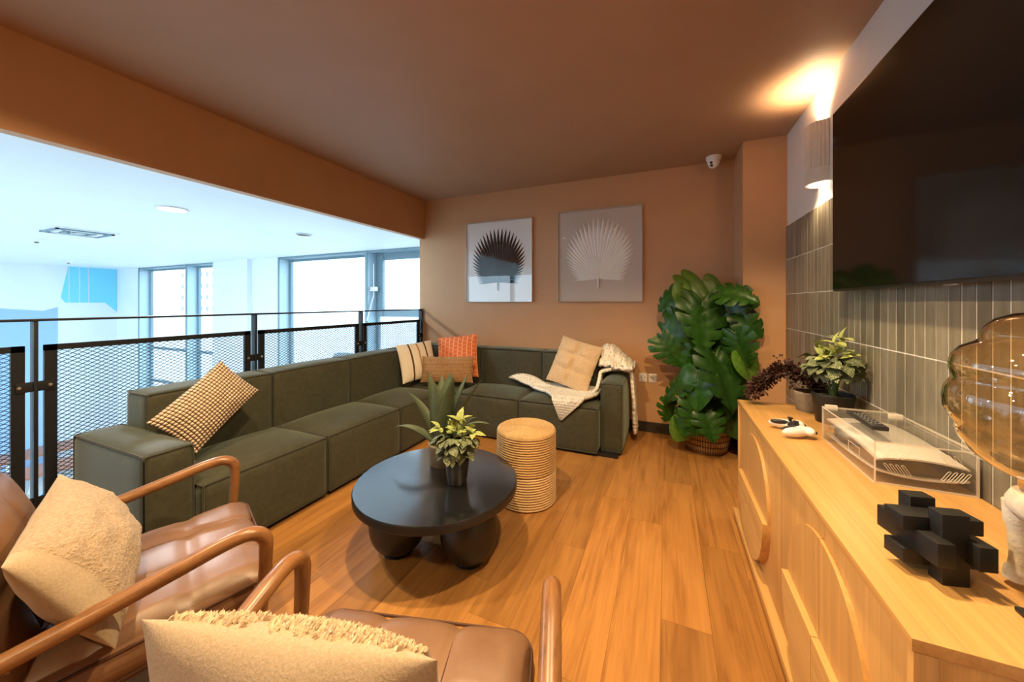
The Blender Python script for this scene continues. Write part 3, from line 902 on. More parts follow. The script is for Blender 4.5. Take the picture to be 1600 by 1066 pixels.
def heap(u, v):
    t = v * (len(BY_) - 1); i = min(int(t), len(BY_) - 2); f = t - i
    y = lerp(BY_[i][0], BY_[i + 1][0], f); z = lerp(BY_[i][1], BY_[i + 1][1], f)
    x = lerp(-.565, -.275, u)
    if x > -.47: z = max(z - (x + .47) * .9, ZA + .075)
    w = mnoise.noise(Vector((u * 4.5, v * 4.5, 9)))
    w2 = math.sin(u * 17 + v * 4) * .014
    return Vector((x + .012 * w, y - .008 * abs(w) - abs(w2) * .5 * (1 - v), z + .018 * abs(w) + abs(w2) * .8))
patch(bt, heap, 34, 24, .45, .45)
throw = finish('knitted_throw', bt, M['knit'], smooth=70)
md = throw.modifiers.new('thickness', 'SOLIDIFY'); md.thickness = .028; md.offset = 0
tag(throw, 'cream knitted throw spread over the sofa seat and hanging over its arm', 'blanket')

# ------------------------------------------------------------------ armchairs
def make_cushion_mesh(w, d, t, xs, ys, r=.05):
    def fn(o, u):
        g = 0
        top = max(0, u[2]) if abs(u[2]) > .99 else 0
        for xx in xs: g += math.exp(-((o.x - xx) / .011) ** 2) * .9 + .5 * math.exp(-((o.x - xx) / .05) ** 2)
        for yy in ys: g += math.exp(-((o.y - yy) / .011) ** 2) * .9 + .5 * math.exp(-((o.y - yy) / .05) ** 2)
        o = Vector(o)
        if u[2] > .5: o.z -= .009 * min(g, 2.2)
        if u[1] > .9: o.y -= .006 * min(g, 1.6) * (1 if abs(u[2]) < .95 else .5)
        o.z += .002 * mnoise.noise(o * 14)
        return o
    b = BM(); puffy(b, w, d, t, r, (.0, .0, .030), 34, fn=fn)
    return b
def seam_lines(b, w, d, t, xs, ys):
    def top(x, y):
        g = 0
        for (v, L_) in ((x, xs), (y, ys)):
            for c in L_: g += math.exp(-((v - c) / .011) ** 2) * .9 + .5 * math.exp(-((v - c) / .05) ** 2)
        return t / 2 + .030 * (1 - (2 * x / w) ** 2) * (1 - (2 * y / d) ** 2) - .009 * min(g, 2.2) + .0004
    n = 30
    for xx in xs: tube(b, [(xx, (k / n - .5) * (d - .13), top(xx, (k / n - .5) * (d - .13))) for k in range(n + 1)], .0016, 5)
    for yy in ys: tube(b, [((k / n - .5) * (w - .13), yy, top((k / n - .5) * (w - .13), yy)) for k in range(n + 1)], .0016, 5)
def armchair(label, loc, rz, first=[None]):
    t = thing('armchair', label, 'armchair', loc, (0, 0, rz))
    HWD = .342
    for s in (-1, 1):
        cp = [(s * HWD, -.47, .445), (s * HWD, -.30, .478), (s * HWD, -.05, .528), (s * HWD, .14, .570), (s * HWD, .245, .594), (s * HWD, .305, .596), (s * HWD, .338, .570), (s * HWD, .342, .520), (s * HWD, .335, .40), (s * HWD * .99, .318, .2), (s * HWD * .985, .300, .0)]
        path = smoothpath(cp, 6)
        rad = []
        for k in range(len(path)):
            q = k / (len(path) - 1)
            rad.append(.023 if q < .4 else (.0225 if q < .62 else lerp(.0225, .015, (q - .62) / .38)))
        b = BM(); tube(b, path, rad, 14, flat=.86); finish('arm', b, M['walnut'], t, smooth=60)
        b = BM(); tube(b, smoothpath([(s * .335, -.44, .45), (s * .33, -.50, .25), (s * .325, -.56, 0)], 5), [.022] * 5 + [.018] * 5 + [.014], 12); finish('rear_leg', b, M['walnut'], t, smooth=60)
        b = BM(); box(b, s * .325 - .014, s * .325 + .014, -.47, .335, .235, .290, .008); finish('side_rail', b, M['walnut'], t)
        b = BM(); tube(b, smoothpath([(s * .295, -.24, .26), (s * .295, -.34, .5), (s * .285, -.46, .84)], 5), .016, 10); finish('back_post', b, M['walnut'], t, smooth=60)
    b = BM(); box(b, -.325, .325, .295, .325, .225, .285, .008); finish('front_rail', b, M['walnut'], t)
    b = BM(); box(b, -.325, .325, -.47, -.445, .235, .285, .008); finish('back_rail', b, M['walnut'], t)
    for k in range(4):
        q = k / 3
        y = lerp(-.29, -.44, q); z = lerp(.40, .80, q)
        b = BM(); box(b, -.29, .29, y - .009, y + .009, z - .02, z + .02, .005); finish('back_slat', b, M['walnut'], t)
    # cushions
    b = make_cushion_mesh(.60, .68, .135, (-.10, .10), (-.06, .14), .062)
    o = finish('seat_cushion', b, M['leather'], t, (0, .045, .355), (R(4.5), 0, 0), 70)
    b = BM(); seam_lines(b, .60, .68, .135, (-.10, .10), (-.06, .14))
    for zz in (-.036, .036):
        P = []
        for (cx, cy, a0) in ((.235, .275, 0), (-.235, .275, 90), (-.235, -.275, 180), (.235, -.275, 270)):
            for k in range(7):
                a = R(a0 + 15 * k); P.append((cx + .0575 * math.cos(a), cy + .0575 * math.sin(a), zz))
        tube(b, P, .0042, 6, closed=True)
    finish('seams', b, M['leather_seam'], o)
    b = make_cushion_mesh(.60, .60, .125, (-.10, .10), (-.10, .10))
    o = finish('back_cushion', b, M['leather'], t, (0, -.262, .640), (R(-69), 0, 0), 70)
    b = BM(); seam_lines(b, .60, .60, .125, (-.10, .10), (-.10, .10))
    finish('seams', b, M['leather_seam'], o)
    return t
CH1 = armchair('tan leather armchair with walnut arms beside the railing and sofa arm', (-1.563, .518, 0), R(-22.7))
CH2 = armchair('tan leather armchair with walnut arms holding the shaggy beige cushion', (-.500, .441, 0), R(15.7))
def chair_pt(ch, p):
    return Matrix.Rotation(ch.rotation_euler.z, 4, 'Z') @ Vector(p) + Vector(ch.location)
def chair_dir(ch, d): return Matrix.Rotation(ch.rotation_euler.z, 3, 'Z') @ Vector(d)
# cushion with flat sides and a band of looped pile: chair by the railing
def pile(p, u, v, s, th):
    p = Vector(p)
    if s < 0 and abs(u) < .80:
        p.y -= .010 * th + .004 * abs(math.sin(u * 42 + .6 * math.sin(v * 30))) * th
        p += Vector((.002, .003, .002)) * mnoise.noise(p * 90)
    return p
def two_mat_pillow(name, w, h, t, n, fn, label, ch, lp, face, roll, pilemat, lim, tuft_len=0, seed=5):
    b = pillow_mesh(w, h, t, n, .045, .012, seed, fn)
    uvl = b.loops.layers.uv.verify()
    for f in b.faces:
        u = sum(l[uvl].uv.x for l in f.loops) / 4 * 2 - 1
        c = f.calc_center_median()
        if c.y < 0 and abs(u) < lim: f.material_index = 1
    o = finish(name, b, [M['beige'], pilemat], smooth=70)
    tag(o, label, 'cushion')
    place(o, chair_pt(ch, lp), chair_dir(ch, face), (0, 0, 1), roll)
    return o
two_mat_pillow('lumbar_cushion', .575, .325, .17, 60, pile, 'beige cushion with a wide looped pile band on the armchair beside the railing', CH1, (.065, -.045, .582), (0, .865, .5), R(0), M['pile'], .80)
# shaggy cushion: real tufts in bands
def flat(p, u, v, s, th): return Vector(p)
o = two_mat_pillow('lumbar_cushion', .54, .34, .18, 40, flat, 'beige cushion with shaggy tufted bands on the armchair opposite the sideboard', CH2, (-.065, -.020, .592), (.05, 1, .22), R(-4), M['sherpa'], .0, seed=8)
sh = BM(); rs = random.Random(3)
for k in range(9500):
    u = rs.uniform(-.84, .84); v = rs.uniform(-.96, .985)
    if .16 < u < .30 : continue
    pu = 1 - .045 * (1 - v * v); pv = 1 - .045 * (1 - u * u)
    th = max(0, 1 - u * u) ** .55 * max(0, 1 - v * v) ** .55
    base = Vector((u * .27 * pu, -.090 * th, v * .17 * pv))
    nrm = Vector((u * .25, -1, v * .8 if v > .5 else v * .2)).normalized()
    d = (nrm + Vector((rs.uniform(-.6, .6), rs.uniform(-.3, .3), rs.uniform(-.7, .5)))).normalized()
    ln = rs.uniform(.010, .019); wd = rs.uniform(.0028, .0048)
    side = d.cross(Vector((rs.uniform(-1, 1), .3, rs.uniform(-1, 1)))).normalized(); up = d.cross(side)
    q = [sh.verts.new(base + side * wd - nrm * .004), sh.verts.new(base - side * wd * .5 + up * wd * .87 - nrm * .004), sh.verts.new(base - side * wd * .5 - up * wd * .87 - nrm * .004)]
    q2 = [sh.verts.new(base + d * ln * .6 + (a.co - base) * .9) for a in q]
    tip = sh.verts.new(base + d * ln * .85 + Vector((rs.uniform(-.004, .004), 0, -.004)))
    for i in range(3):
        sh.faces.new((q[i], q[(i + 1) % 3], q2[(i + 1) % 3], q2[i])); sh.faces.new((q2[i], q2[(i + 1) % 3], tip))
so = finish('shaggy_pile', sh, M['shag'], o, smooth=80); so['kind'] = 'stuff'
b = BM(); tube(b, [(-.234, -.03, -.14), (-.237, -.045, 0), (-.234, -.03, .14)], .004, 6); finish('seam', b, M['beige'], o)

# ------------------------------------------------------------------ coffee table
TC = Vector((-1.105, 1.575, 0)); TZ = .36; TR = .415
ct = thing('coffee_table', 'round black stained wood coffee table on three ball legs', 'coffee table', TC)
b = BM(); lathe(b, [(0, TZ - .042), (TR - .004, TZ - .042), (TR, TZ - .038), (TR, TZ - .006), (TR - .004, TZ), (0, TZ)], 96); b.normal_update()
for f in b.faces:
    if f.calc_center_median().z < TZ - .001: f.material_index = 1
finish('tabletop', b, [M['black_top'], M['black_wood']], ct, rot=(0, 0, R(28)), smooth=40)
for k, ang in enumerate((-5, 212, 103)):
    a = R(ang); rr = .20
    prof = []
    for i in range(19):
        ph = -PI / 2 + PI * i / 18
        prof.append((.145 * math.cos(ph) ** .8 if abs(math.cos(ph)) > 1e-6 else 0, .155 + .155 * math.sin(ph)))
    prof = [(0, 0), (.075, 0)] + [p for p in prof if .006 < p[1] < .304] + [(.08, .318), (0, .318)]
    b = BM(); lathe(b, prof, 40); finish('leg', b, M['black_wood'], ct, (rr * math.cos(a), rr * math.sin(a), 0), smooth=50)

# ------------------------------------------------------------------ jute pouf
pf = thing('jute_stool', 'cylindrical rope wrapped jute stool with a paler lower half beside the coffee table', 'stool', (-.85, 2.205, 0))
def rope_profile(r, z0, z1, n):
    P = []
    for i in range(n):
        for k in range(4):
            q = (i + k / 4) / n
            P.append((r - .004 + .0065 * math.sin(PI * k / 4) , z0 + (z1 - z0) * q))
    return P
b = BM(); lathe(b, [(0, .0), (.175, 0)] + rope_profile(.192, .004, .205, 13) + [(.18, .206), (0, .206)], 48); finish('lower_body', b, M['jute_pale'], pf, smooth=60)
top = []
for i in range(15):
    for k in range(4): top.append((.182 - .182 * (i + k / 4) / 15, .462 + .004 * math.sin(PI * k / 4) + .008 * (i / 15)))
b = BM(); lathe(b, [(0, .207), (.18, .207)] + rope_profile(.192, .208, .448, 16) + [(.192, .452), (.188, .459)] + top + [(0, .471)], 48); finish('upper_body', b, M['jute'], pf, smooth=60)
# ------------------------------------------------------------------ pictures with palm leaves
M['mount'] = plain('white_mount', (.90, .87, .83), .7, var=.01)
M['mount_warm'] = plain('greige_mount', (.64, .56, .48), .7, var=.01)
M['dark_leaf'] = plain('dark_dried_palm', (.030, .024, .020), .7, var=.2)
M['white_leaf'] = plain('bleached_palm', (1.0, .98, .92), .7, var=.01)
M['picture_glass'] = clear('picture_acrylic', (1, 1, 1), 1.0, 0, ior=1.5, rough=.01)
def palm_picture(x0, x1, z0, z1, leafmat_, mount, label):
    cx, cz = (x0 + x1) / 2, (z0 + z1) / 2
    hw, hh = (x1 - x0) / 2, (z1 - z0) / 2
    t = thing('framed_palm_leaf', label, 'picture', (cx, YB, cz))
    b = BM(); box(b, -hw + .006, hw - .006, -.012, -.001, -hh + .006, hh - .006); finish('mount_board', b, mount, t, smooth=None)
    b = BM(); box(b, -hw, hw, -.040, -.036, -hh, hh); finish('acrylic_front', b, M['picture_glass'], t, smooth=None)
    b = BM()
    for (a0, a1, c0, c1) in ((-hw, hw, -hh, -hh + .004), (-hw, hw, hh - .004, hh), (-hw, -hw + .004, -hh, hh), (hw - .004, hw, -hh, hh)): box(b, a0, a1, -.036, -.001, c0, c1)
    finish('acrylic_sides', b, M['acrylic_edge'], t, smooth=None)
    # leaf
    hz = -hh + .245 * (2 * hh)
    b = BM(); tube(b, [(0, -.020, hz + .02), (0, -.022, hz - .10)], [.009, .007], 8)
    leaf = finish('palm_leaf', b, leafmat_, t)
    nb = 39
    for k in range(nb):
        q = k / (nb - 1); a = R(-3) + q * R(186)
        s = abs(math.sin(max(0, min(PI, a))))
        ln = lerp(.265, .635, s ** 1.55) * hh / .48
        w = ln * .70 * (R(186) / (nb - 1)) * .56
        d = Vector((math.cos(a), 0, math.sin(a))); n = Vector((-d.z, 0, d.x))
        bb = BM()
        prof = [(.0, .12), (.25, .42), (.55, .86), (.70, 1.0), (.82, .82), (.93, .42), (1.0, .03)]
        rows = []
        for (p, ww) in prof:
            c = d * ln * p
            rows.append([bb.verts.new(c + n * w * ww + Vector((0, -.014, 0))), bb.verts.new(c + Vector((0, -.019 - .002 * ww, 0))), bb.verts.new(c - n * w * ww + Vector((0, -.014, 0)))])
        for i in range(len(rows) - 1):
            for j in range(2): bb.faces.new((rows[i][j], rows[i][j + 1], rows[i + 1][j + 1], rows[i + 1][j]))
            bb.faces.new((rows[i][0], rows[i][2], rows[i + 1][2], rows[i + 1][0]))
        finish('blade', bb, leafmat_, leaf, (0, 0, hz), smooth=None)
palm_picture(-2.24, -1.385, 1.288, 2.235, M['dark_leaf'], M['mount'], 'clear box frame with a dark palm leaf on white, nearer the railing')
palm_picture(-1.09, -.222, 1.290, 2.255, M['white_leaf'], M['mount_warm'], 'clear box frame with a bleached white palm leaf above the sofa')

# ------------------------------------------------------------------ sockets, camera
def plate(x, label, holes):
    t = thing('wall_socket', label, 'socket', (x, YB, .535))
    b = BM(); box(b, -.038, .038, -.010, -.0005, -.043, .043, .004); finish('plate', b, M['white_plastic'], t)
    for (hx, hz, w, h) in holes:
        b = BM(); box(b, hx - w, hx + w, -.0115, -.0095, hz - h, hz + h); finish('slot', b, M['dark_plastic'], t, smooth=None)
plate(-.218, 'white wall socket next to the sofa arm', [(-.014, .002, .003, .005), (.014, .002, .003, .005), (0, .022, .003, .005)])
plate(-.128, 'white blank wall plate with a small slot nearer the monstera', [(0, 0, .006, .003)])
t = thing('security_camera', 'small white dome security camera under the ceiling near the column', 'camera', (.385, 3.66, ZC))
b = BM(); lathe(b, [(0, 0), (.062, 0), (.063, -.018), (.056, -.034), (0, -.034)], 28); finish('base', b, M['white_plastic'], t)
b = BM(); lathe(b, [(0, -.030), (.052, -.032), (.050, -.055), (.040, -.082), (.022, -.098), (0, -.102)], 28)
hd = finish('head', b, M['white_plastic'], t)
for (dx, dz, r) in ((-.018, -.062, .011), (-.014, -.083, .012)):
    b = BM(); lathe(b, [(0, .006), (r, .004), (r, -.006), (0, -.006)], 16); finish('lens', b, M['dark_plastic'], hd, (dx - .006, -.043 if dz > -.07 else -.034, dz), (R(68), 0, R(-20)))

# ------------------------------------------------------------------ monstera
MP = Vector((.315, 3.555, 0))
mon = thing('potted_monstera', 'tall monstera plant with split glossy leaves in a woven basket', 'potted plant', MP)
b = BM(); lathe(b, [(0, 0), (.150, 0), (.162, .02), (.183, .12), (.192, .22), (.186, .30), (.178, .302), (.174, .29), (.17, .25), (0, .25)], 48, uv=True); finish('basket', b, M['basket'], mon, smooth=60)
b = BM(); lathe(b, [(0, .262), (.172, .258), (.172, .245), (0, .245)], 24); finish('soil', b, M['soil'], mon)
b = BM(); tube(b, [(.12, -.04, .25), (.135, -.04, 1.30)], .030, 12); finish('moss_pole', b, M['black_soft'], mon)
MARG = smoothpath([(.0, .03), (.16, -.13), (.33, -.13), (.45, .04), (.49, .26), (.45, .48), (.34, .69), (.18, .87), (0, 1.0)], 6)
def margin(t):
    t = max(0, min(.99999, t)) * (len(MARG) - 1); i = int(t); f = t - i
    return MARG[i] * (1 - f) + MARG[i + 1] * f
def monstera_mesh(nl, cut, droop, fold, seed):
    b = BM(); rs = random.Random(seed)
    for s in (-1, 1):
        for i in range(nl):
            gapw = cut * (0.25 if (i == 0 or i == nl - 1) else rs.uniform(.75, 1.15))
            rc = rs.uniform(.42, .62)
            cols = []
            for a in range(5):
                col = []
                for k in range(8):
                    r_ = k / 7
                    g = 0 if r_ < rc else gapw * min(1, (r_ - rc) / .12)
                    g2 = g + (.18 * max(0, (r_ - .8) / .2) ** 2 if cut else 0)
                    tt = (i + .5 + (a / 4 - .5) * (1 - g2)) / nl
                    m = Vector((0, .04 + .96 * tt ** 1.15, 0)); e = margin(tt)
                    p = m * (1 - r_) + Vector((e.x, e.y, 0)) * r_
                    x = p.x
                    z = fold * x - droop * (p.y ** 2) * .8 - droop * 1.3 * x * x * 2 - .006 * math.sin(r_ * PI) * (1 if a in (0, 4) else -1)
                    col.append(b.verts.new((s * x, p.y, z)))
                cols.append(col)
            for a in range(4):
                for k in range(7):
                    try: b.faces.new((cols[a][k], cols[a + 1][k], cols[a + 1][k + 1], cols[a][k + 1]))
                    except ValueError: pass
    bmesh.ops.remove_doubles(b, verts=b.verts, dist=.0005)
    bmesh.ops.recalc_face_normals(b, faces=b.faces)
    me = bpy.data.meshes.new('leaf'); b.to_mesh(me); b.free()
    me.polygons.foreach_set('use_smooth', [True] * len(me.polygons))
    return me
LV = [monstera_mesh(6, .22, .30, .38, 1), monstera_mesh(6, .42, .45, .30, 2), monstera_mesh(5, .0, .32, .42, 3), monstera_mesh(5, .32, .30, .25, 4)]
LVN = []
for k, me in enumerate(LV):
    m2 = me.copy(); me.materials.append(M['monstera']); m2.materials.append(M['monstera_new']); LVN.append(m2)
RT = Vector((math.cos(YAW), math.sin(YAW), 0)); FW = Vector((-math.sin(YAW), math.cos(YAW), 0)); UP = Vector((0, 0, 1))
VIEW = (MP + Vector((0, 0, .8)) - Vector((0, 0, EYE))).normalized()
SIDE = VIEW.cross(UP).normalized()
LEAVES = [  # px, py of the leaf's middle, length px, tip direction in the picture, distance along Y, mesh, young, tip towards viewer, face up
    (1080, 440, 50, (.75, .55), 3.50, 2, 1, .25, .6), (1045, 463, 62, (-.75, .55), 3.56, 1, 0, .1, .7), (1074, 468, 58, (.1, 1), 3.42, 2, 1, .35, .4),
    (1108, 453, 50, (.5, .8), 3.46, 2, 1, .3, .5), (1150, 460, 58, (.9, .15), 3.26, 0, 0, .3, .7), (1100, 500, 92, (.10, 1), 3.28, 0, 0, .45, .55),
    (1052, 518, 82, (-.45, .85), 3.45, 1, 0, .2, .6), (1146, 490, 78, (.15, 1), 3.34, 3, 0, .3, .45), (1172, 505, 52, (.7, .7), 3.30, 3, 0, .2, .6),
    (1047, 547, 64, (.55, .75), 3.46, 0, 0, .2, .4), (1134, 588, 96, (.40, .9), 3.20, 0, 0, .45, .6), (1087, 606, 70, (-.15, 1), 3.22, 2, 0, .4, .6),
    (1056, 606, 60, (-.75, .65), 3.32, 0, 0, .2, .7), (1170, 572, 52, (.45, .9), 3.28, 2, 1, .1, .2), (1112, 540, 74, (.2, 1), 3.38, 2, 0, .2, .4),
    (1090, 648, 64, (.10, 1), 3.22, 0, 0, .5, .5), (1072, 655, 54, (-.35, .95), 3.26, 3, 0, .4, .4), (1122, 622, 72, (.05, 1), 3.30, 2, 0, .3, .4),
    (1150, 622, 70, (.25, 1), 3.28, 0, 0, .2, .4), (1108, 660, 56, (.3, .95), 3.20, 0, 0, .5, .5), (1045, 642, 44, (-.1, 1), 3.40, 3, 0, .1, .1),
    (1142, 660, 60, (.3, 1), 3.32, 2, 0, .2, .3), (1080, 560, 66, (-.2, 1), 3.42, 2, 0, .1, .3), (1128, 520, 72, (-.1, 1), 3.46, 2, 0, .1, .3),
    (1070, 500, 64, (-.4, .9), 3.50, 0, 0, .1, .4), (1100, 580, 70, (.2, 1), 3.44, 0, 0, .1, .4), (1062, 672, 44, (-.5, .9), 3.34, 2, 1, .2, .4), (1156, 545, 62, (.2, 1), 3.24, 0, 0, .1, .3)]
stems = BM(); rs = random.Random(5)
for (px, py, ln, d, Y, mi, young, fwd, upf) in LEAVES:
    c = atY(px, py, Y)
    size = ln * .0047
    dirv = (SIDE * d[0] - UP * d[1]).normalized() - VIEW * fwd
    dirv.normalize()
    nrm = -VIEW * .75 + UP * (upf + .35) + SIDE * rs.uniform(-.8, .8)
    nrm = (nrm - dirv * nrm.dot(dirv)).normalized()
    x = dirv.cross(nrm).normalized()
    base = c - dirv * size * .45
    m = Matrix((x * size * 1.04, dirv * size, nrm * size)).transposed().to_4x4(); m.translation = base - MP
    o = mobj('leaf', (LVN if young else LV)[mi], None, mon)
    setm(o, m)
    hub = Vector((MP.x + .06 + rs.uniform(-.06, .06), MP.y + rs.uniform(-.03, .06), max(.25, base.z - rs.uniform(.18, .40))))
    mid = (hub + base) / 2 + UP * .09
    tube(stems, [p - MP for p in smoothpath([hub, mid, base], 5)], .0055, 6)
finish('stems', stems, M['stemgreen'], mon, smooth=60)

# ------------------------------------------------------------------ television
tv = thing('television', 'large black flat screen television on the tiled wall', 'television', (.80, 1.525, 1.79))
b = BM(); box(b, -.022, .012, -.807, .807, -.453, .453, .004); finish('casing', b, M['tv_body'], tv)
b = BM(); box(b, -.0245, -.0215, -.800, .800, -.442, .446, .001); finish('screen', b, M['tv'], tv, smooth=None)
b = BM(); box(b, .010, .032, -.35, .35, -.22, .22, .004); box(b, .030, .046, -.20, .20, -.10, .10, .003); finish('wall_bracket', b, M['black_metal'], tv)
b = BM(); box(b, -.012, -.004, -.03, .03, -.458, -.452, .001); finish('sensor_bar', b, M['steel'], tv)

# ------------------------------------------------------------------ wall sconce
sc = thing('wall_sconce', 'pale ribbed half-round wall light throwing light up and down', 'wall light', (XR, 2.70, 2.165))
M['sconce'] = plain('sconce_cream', (.70, .62, .50), .55, var=.03)
def half_shell(r0, r1, z0, z1, ribs):
    b = BM(); n = 96
    def ring(r, z, rb):
        out = []
        for k in range(n + 1):
            a = PI / 2 + PI * k / n
            rr = r + (.0035 * (abs(math.sin(k / n * PI * ribs)) * 2 - 1) if rb else 0)
            out.append(b.verts.new((rr * math.cos(a), rr * math.sin(a), z)))
        return out
    o = [ring(r1, z0, ribs), ring(r1, z1, ribs)]; i_ = [ring(r0, z0, 0), ring(r0, z1, 0)]
    for k in range(n):
        b.faces.new((o[0][k], o[0][k + 1], o[1][k + 1], o[1][k])); b.faces.new((i_[0][k], i_[1][k], i_[1][k + 1], i_[0][k + 1]))
        b.faces.new((o[0][k], i_[0][k], i_[0][k + 1], o[0][k + 1])); b.faces.new((o[1][k], o[1][k + 1], i_[1][k + 1], i_[1][k]))
    return b
finish('ribbed_shell', half_shell(.078, .086, -.09, .178, 15), M['sconce'], sc, smooth=30)
finish('lower_band', half_shell(.078, .089, -.178, -.0905, 0), M['sconce'], sc, smooth=30)
M['sconce_glow'] = emit('sconce_glow', (1.0, .82, .58), 9)
for z in (-.168, .166):
    b = BM(); n = 24
    pts = [(.076 * math.cos(PI / 2 + PI * k / n), .076 * math.sin(PI / 2 + PI * k / n)) for k in range(n + 1)]
    prism(b, pts, z, z + .003); finish('diffuser', b, M['sconce_glow'], sc, smooth=None)
for s in (-1, 1):
    ld = bpy.data.lights.new('sconce_lamp', 'SPOT'); ld.energy = 26 if s > 0 else 18; ld.color = (1, .72, .42); ld.spot_size = R(130); ld.spot_blend = .8; ld.shadow_soft_size = .03
    lo = bpy.data.objects.new('sconce_lamp', ld); C.objects.link(lo); lo.parent = sc; lo.location = (-.042, 0, s * .185); lo.rotation_euler = (0 if s < 0 else PI, 0, 0)

# ------------------------------------------------------------------ sideboard
SX, SXB, SY0, SY1, SZ = .385, .848, .835, 2.488, .705
sb = thing('sideboard', 'long oak sideboard with circular relief doors under the television', 'sideboard', ((SX + SXB) / 2, (SY0 + SY1) / 2, 0))
SBO = Vector(sb.location)
def sbp(name, parent, mat, boxes, bev=.002):
    b = BM()
    for q in boxes: box(b, *q, bev)
    for v in b.verts: v.co -= SBO
    return finish(name, b, mat, parent)
sbp('worktop', sb, M['oak_top'], [(SX, SXB, SY0, SY1, SZ - .022, SZ)], .0015)
sbp('carcass', sb, M['oak'], [(SX + .032, SXB, SY0 + .002, SY1 - .002, .062, SZ - .0225)])
sbp('end_panel', sb, M['oak'], [(SX + .002, SX + .034, SY0, SY0 + .018, .06, SZ - .0225)])
sbp('end_panel', sb, M['oak'], [(SX + .002, SX + .034, SY1 - .018, SY1, .06, SZ - .0225)])
sbp('bottom_ledge', sb, M['oak_edge'], [(SX - .022, SXB - .02, SY0, SY1, .032, .060)])
sbp('plinth', sb, M['black_soft'], [(SX + .05, SXB - .03, SY0 + .04, SY1 - .04, 0, .032)])
dy = [SY0 + .020, 1.245, 1.6575, 2.070, SY1 - .020]
DX = SX + .012
CZ, CR = .352, .277
doors = []
for i in range(4):
    a, c = dy[i] + .0012, dy[i + 1] - .0012
    d = sbp('door', sb, M['oak'], [(DX, SX + .0315, a, c, .066, SZ - .026)], .0012)
    cy = dy[1] if i < 2 else dy[3]
    sgn = -1 if i in (0, 2) else 1                  # which side of the circle this door carries
    for (up, x0, nm) in ((1, DX - .012, 'upper_relief'), (-1, DX - .030, 'lower_relief')):
        b = BM(); pts = []
        n = 28
        for k in range(n + 1):
            a_ = (PI / 2) * k / n
            yy = sgn * CR * math.cos(a_); zz = up * CR * math.sin(a_)
            pts.append((yy, zz))
        pts = [(sgn * .0012, up * (.001 if up > 0 else .0))] + pts[:-1] + [(sgn * .0012, up * CR)]
        A = [b.verts.new((x0, cy + p[0], CZ + p[1])) for p in pts]; B = [b.verts.new((DX + .001, cy + p[0], CZ + p[1])) for p in pts]
        b.faces.new(A); b.faces.new(B[::-1])
        for k in range(len(pts)): b.faces.new((A[k], A[(k + 1) % len(pts)], B[(k + 1) % len(pts)], B[k]))
        for v in b.verts: v.co -= SBO
        finish(nm, b, M['oak'] if up > 0 else M['oak_edge'], d, smooth=25)

# ------------------------------------------------------------------ things on the sideboard
def ovate(n=6, w=.36, fold=.25, curl=.25, wav=.0):
    b = BM(); rows = []
    for i in range(n + 1):
        t_ = i / n
        ww = w * math.sin(PI * min(1, t_ * .93 + .07) ** .85) if 0 < i < n else .01
        z = -curl * t_ * t_
        r_ = []
        for s in (-1, -.5, 0, .5, 1):
            r_.append(b.verts.new((s * ww, t_, z + fold * abs(s) * ww * (1 - .5 * abs(s)) + wav * math.sin(t_ * 9 + s * 2) * abs(s))))
        rows.append(r_)
    for i in range(n):
        for k in range(4): b.faces.new((rows[i][k], rows[i][k + 1], rows[i + 1][k + 1], rows[i + 1][k]))
    bmesh.ops.recalc_face_normals(b, faces=b.faces)
    me = bpy.data.meshes.new('leaf'); b.to_mesh(me); b.free()
    me.polygons.foreach_set('use_smooth', [True] * len(me.polygons))
    return me
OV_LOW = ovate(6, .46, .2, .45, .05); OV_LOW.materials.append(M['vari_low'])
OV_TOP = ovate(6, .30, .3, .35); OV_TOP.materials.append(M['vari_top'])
def leaf_at(me, parent, base, d, nrm, size):
    d = Vector(d).normalized(); nrm = Vector(nrm); nrm = (nrm - d * nrm.dot(d)).normalized()
    x = d.cross(nrm)
    m = Matrix((x * size, d * size, nrm * size)).transposed().to_4x4(); m.translation = Vector(base)
    o = mobj('leaf', me, None, parent); setm(o, m); return o
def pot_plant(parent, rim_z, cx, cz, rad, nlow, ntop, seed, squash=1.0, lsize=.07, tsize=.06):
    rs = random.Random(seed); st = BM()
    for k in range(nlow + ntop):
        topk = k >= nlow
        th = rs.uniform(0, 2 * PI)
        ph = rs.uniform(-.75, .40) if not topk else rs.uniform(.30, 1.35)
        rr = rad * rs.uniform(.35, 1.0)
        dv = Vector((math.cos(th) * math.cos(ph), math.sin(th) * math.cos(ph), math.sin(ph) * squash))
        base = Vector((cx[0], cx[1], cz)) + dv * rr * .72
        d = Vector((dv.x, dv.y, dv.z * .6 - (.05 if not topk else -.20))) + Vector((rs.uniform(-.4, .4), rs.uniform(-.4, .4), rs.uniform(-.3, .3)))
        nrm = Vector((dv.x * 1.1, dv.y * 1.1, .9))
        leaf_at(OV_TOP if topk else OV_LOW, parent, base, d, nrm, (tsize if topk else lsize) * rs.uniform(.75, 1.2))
        if k % 9 == 0:
            tube(st, [(cx[0] + dv.x * .008, cx[1] + dv.y * .008, rim_z - .02), (cx[0] + dv.x * .025, cx[1] + dv.y * .025, (rim_z + cz) / 2), base], .0016, 5)
    finish('stems', st, M['stemgreen'], parent)
def pot(parent, r0, r1, h, mat, name='pot', rim=.006):
    b = BM(); lathe(b, [(0, 0), (r0 - .004, 0), (r0, .004), (r1, h - .012), (r1 + .002, h - .006), (r1, h), (r1 - rim, h), (r1 - rim - .002, h - .02), (0, h - .02)], 40)
    finish(name, b, mat, parent, smooth=45)
    b = BM(); lathe(b, [(0, h - .014), (r1 - rim - .003, h - .017), (r1 - rim - .003, h - .022), (0, h - .022)], 20); finish('soil', b, M['soil'], parent)
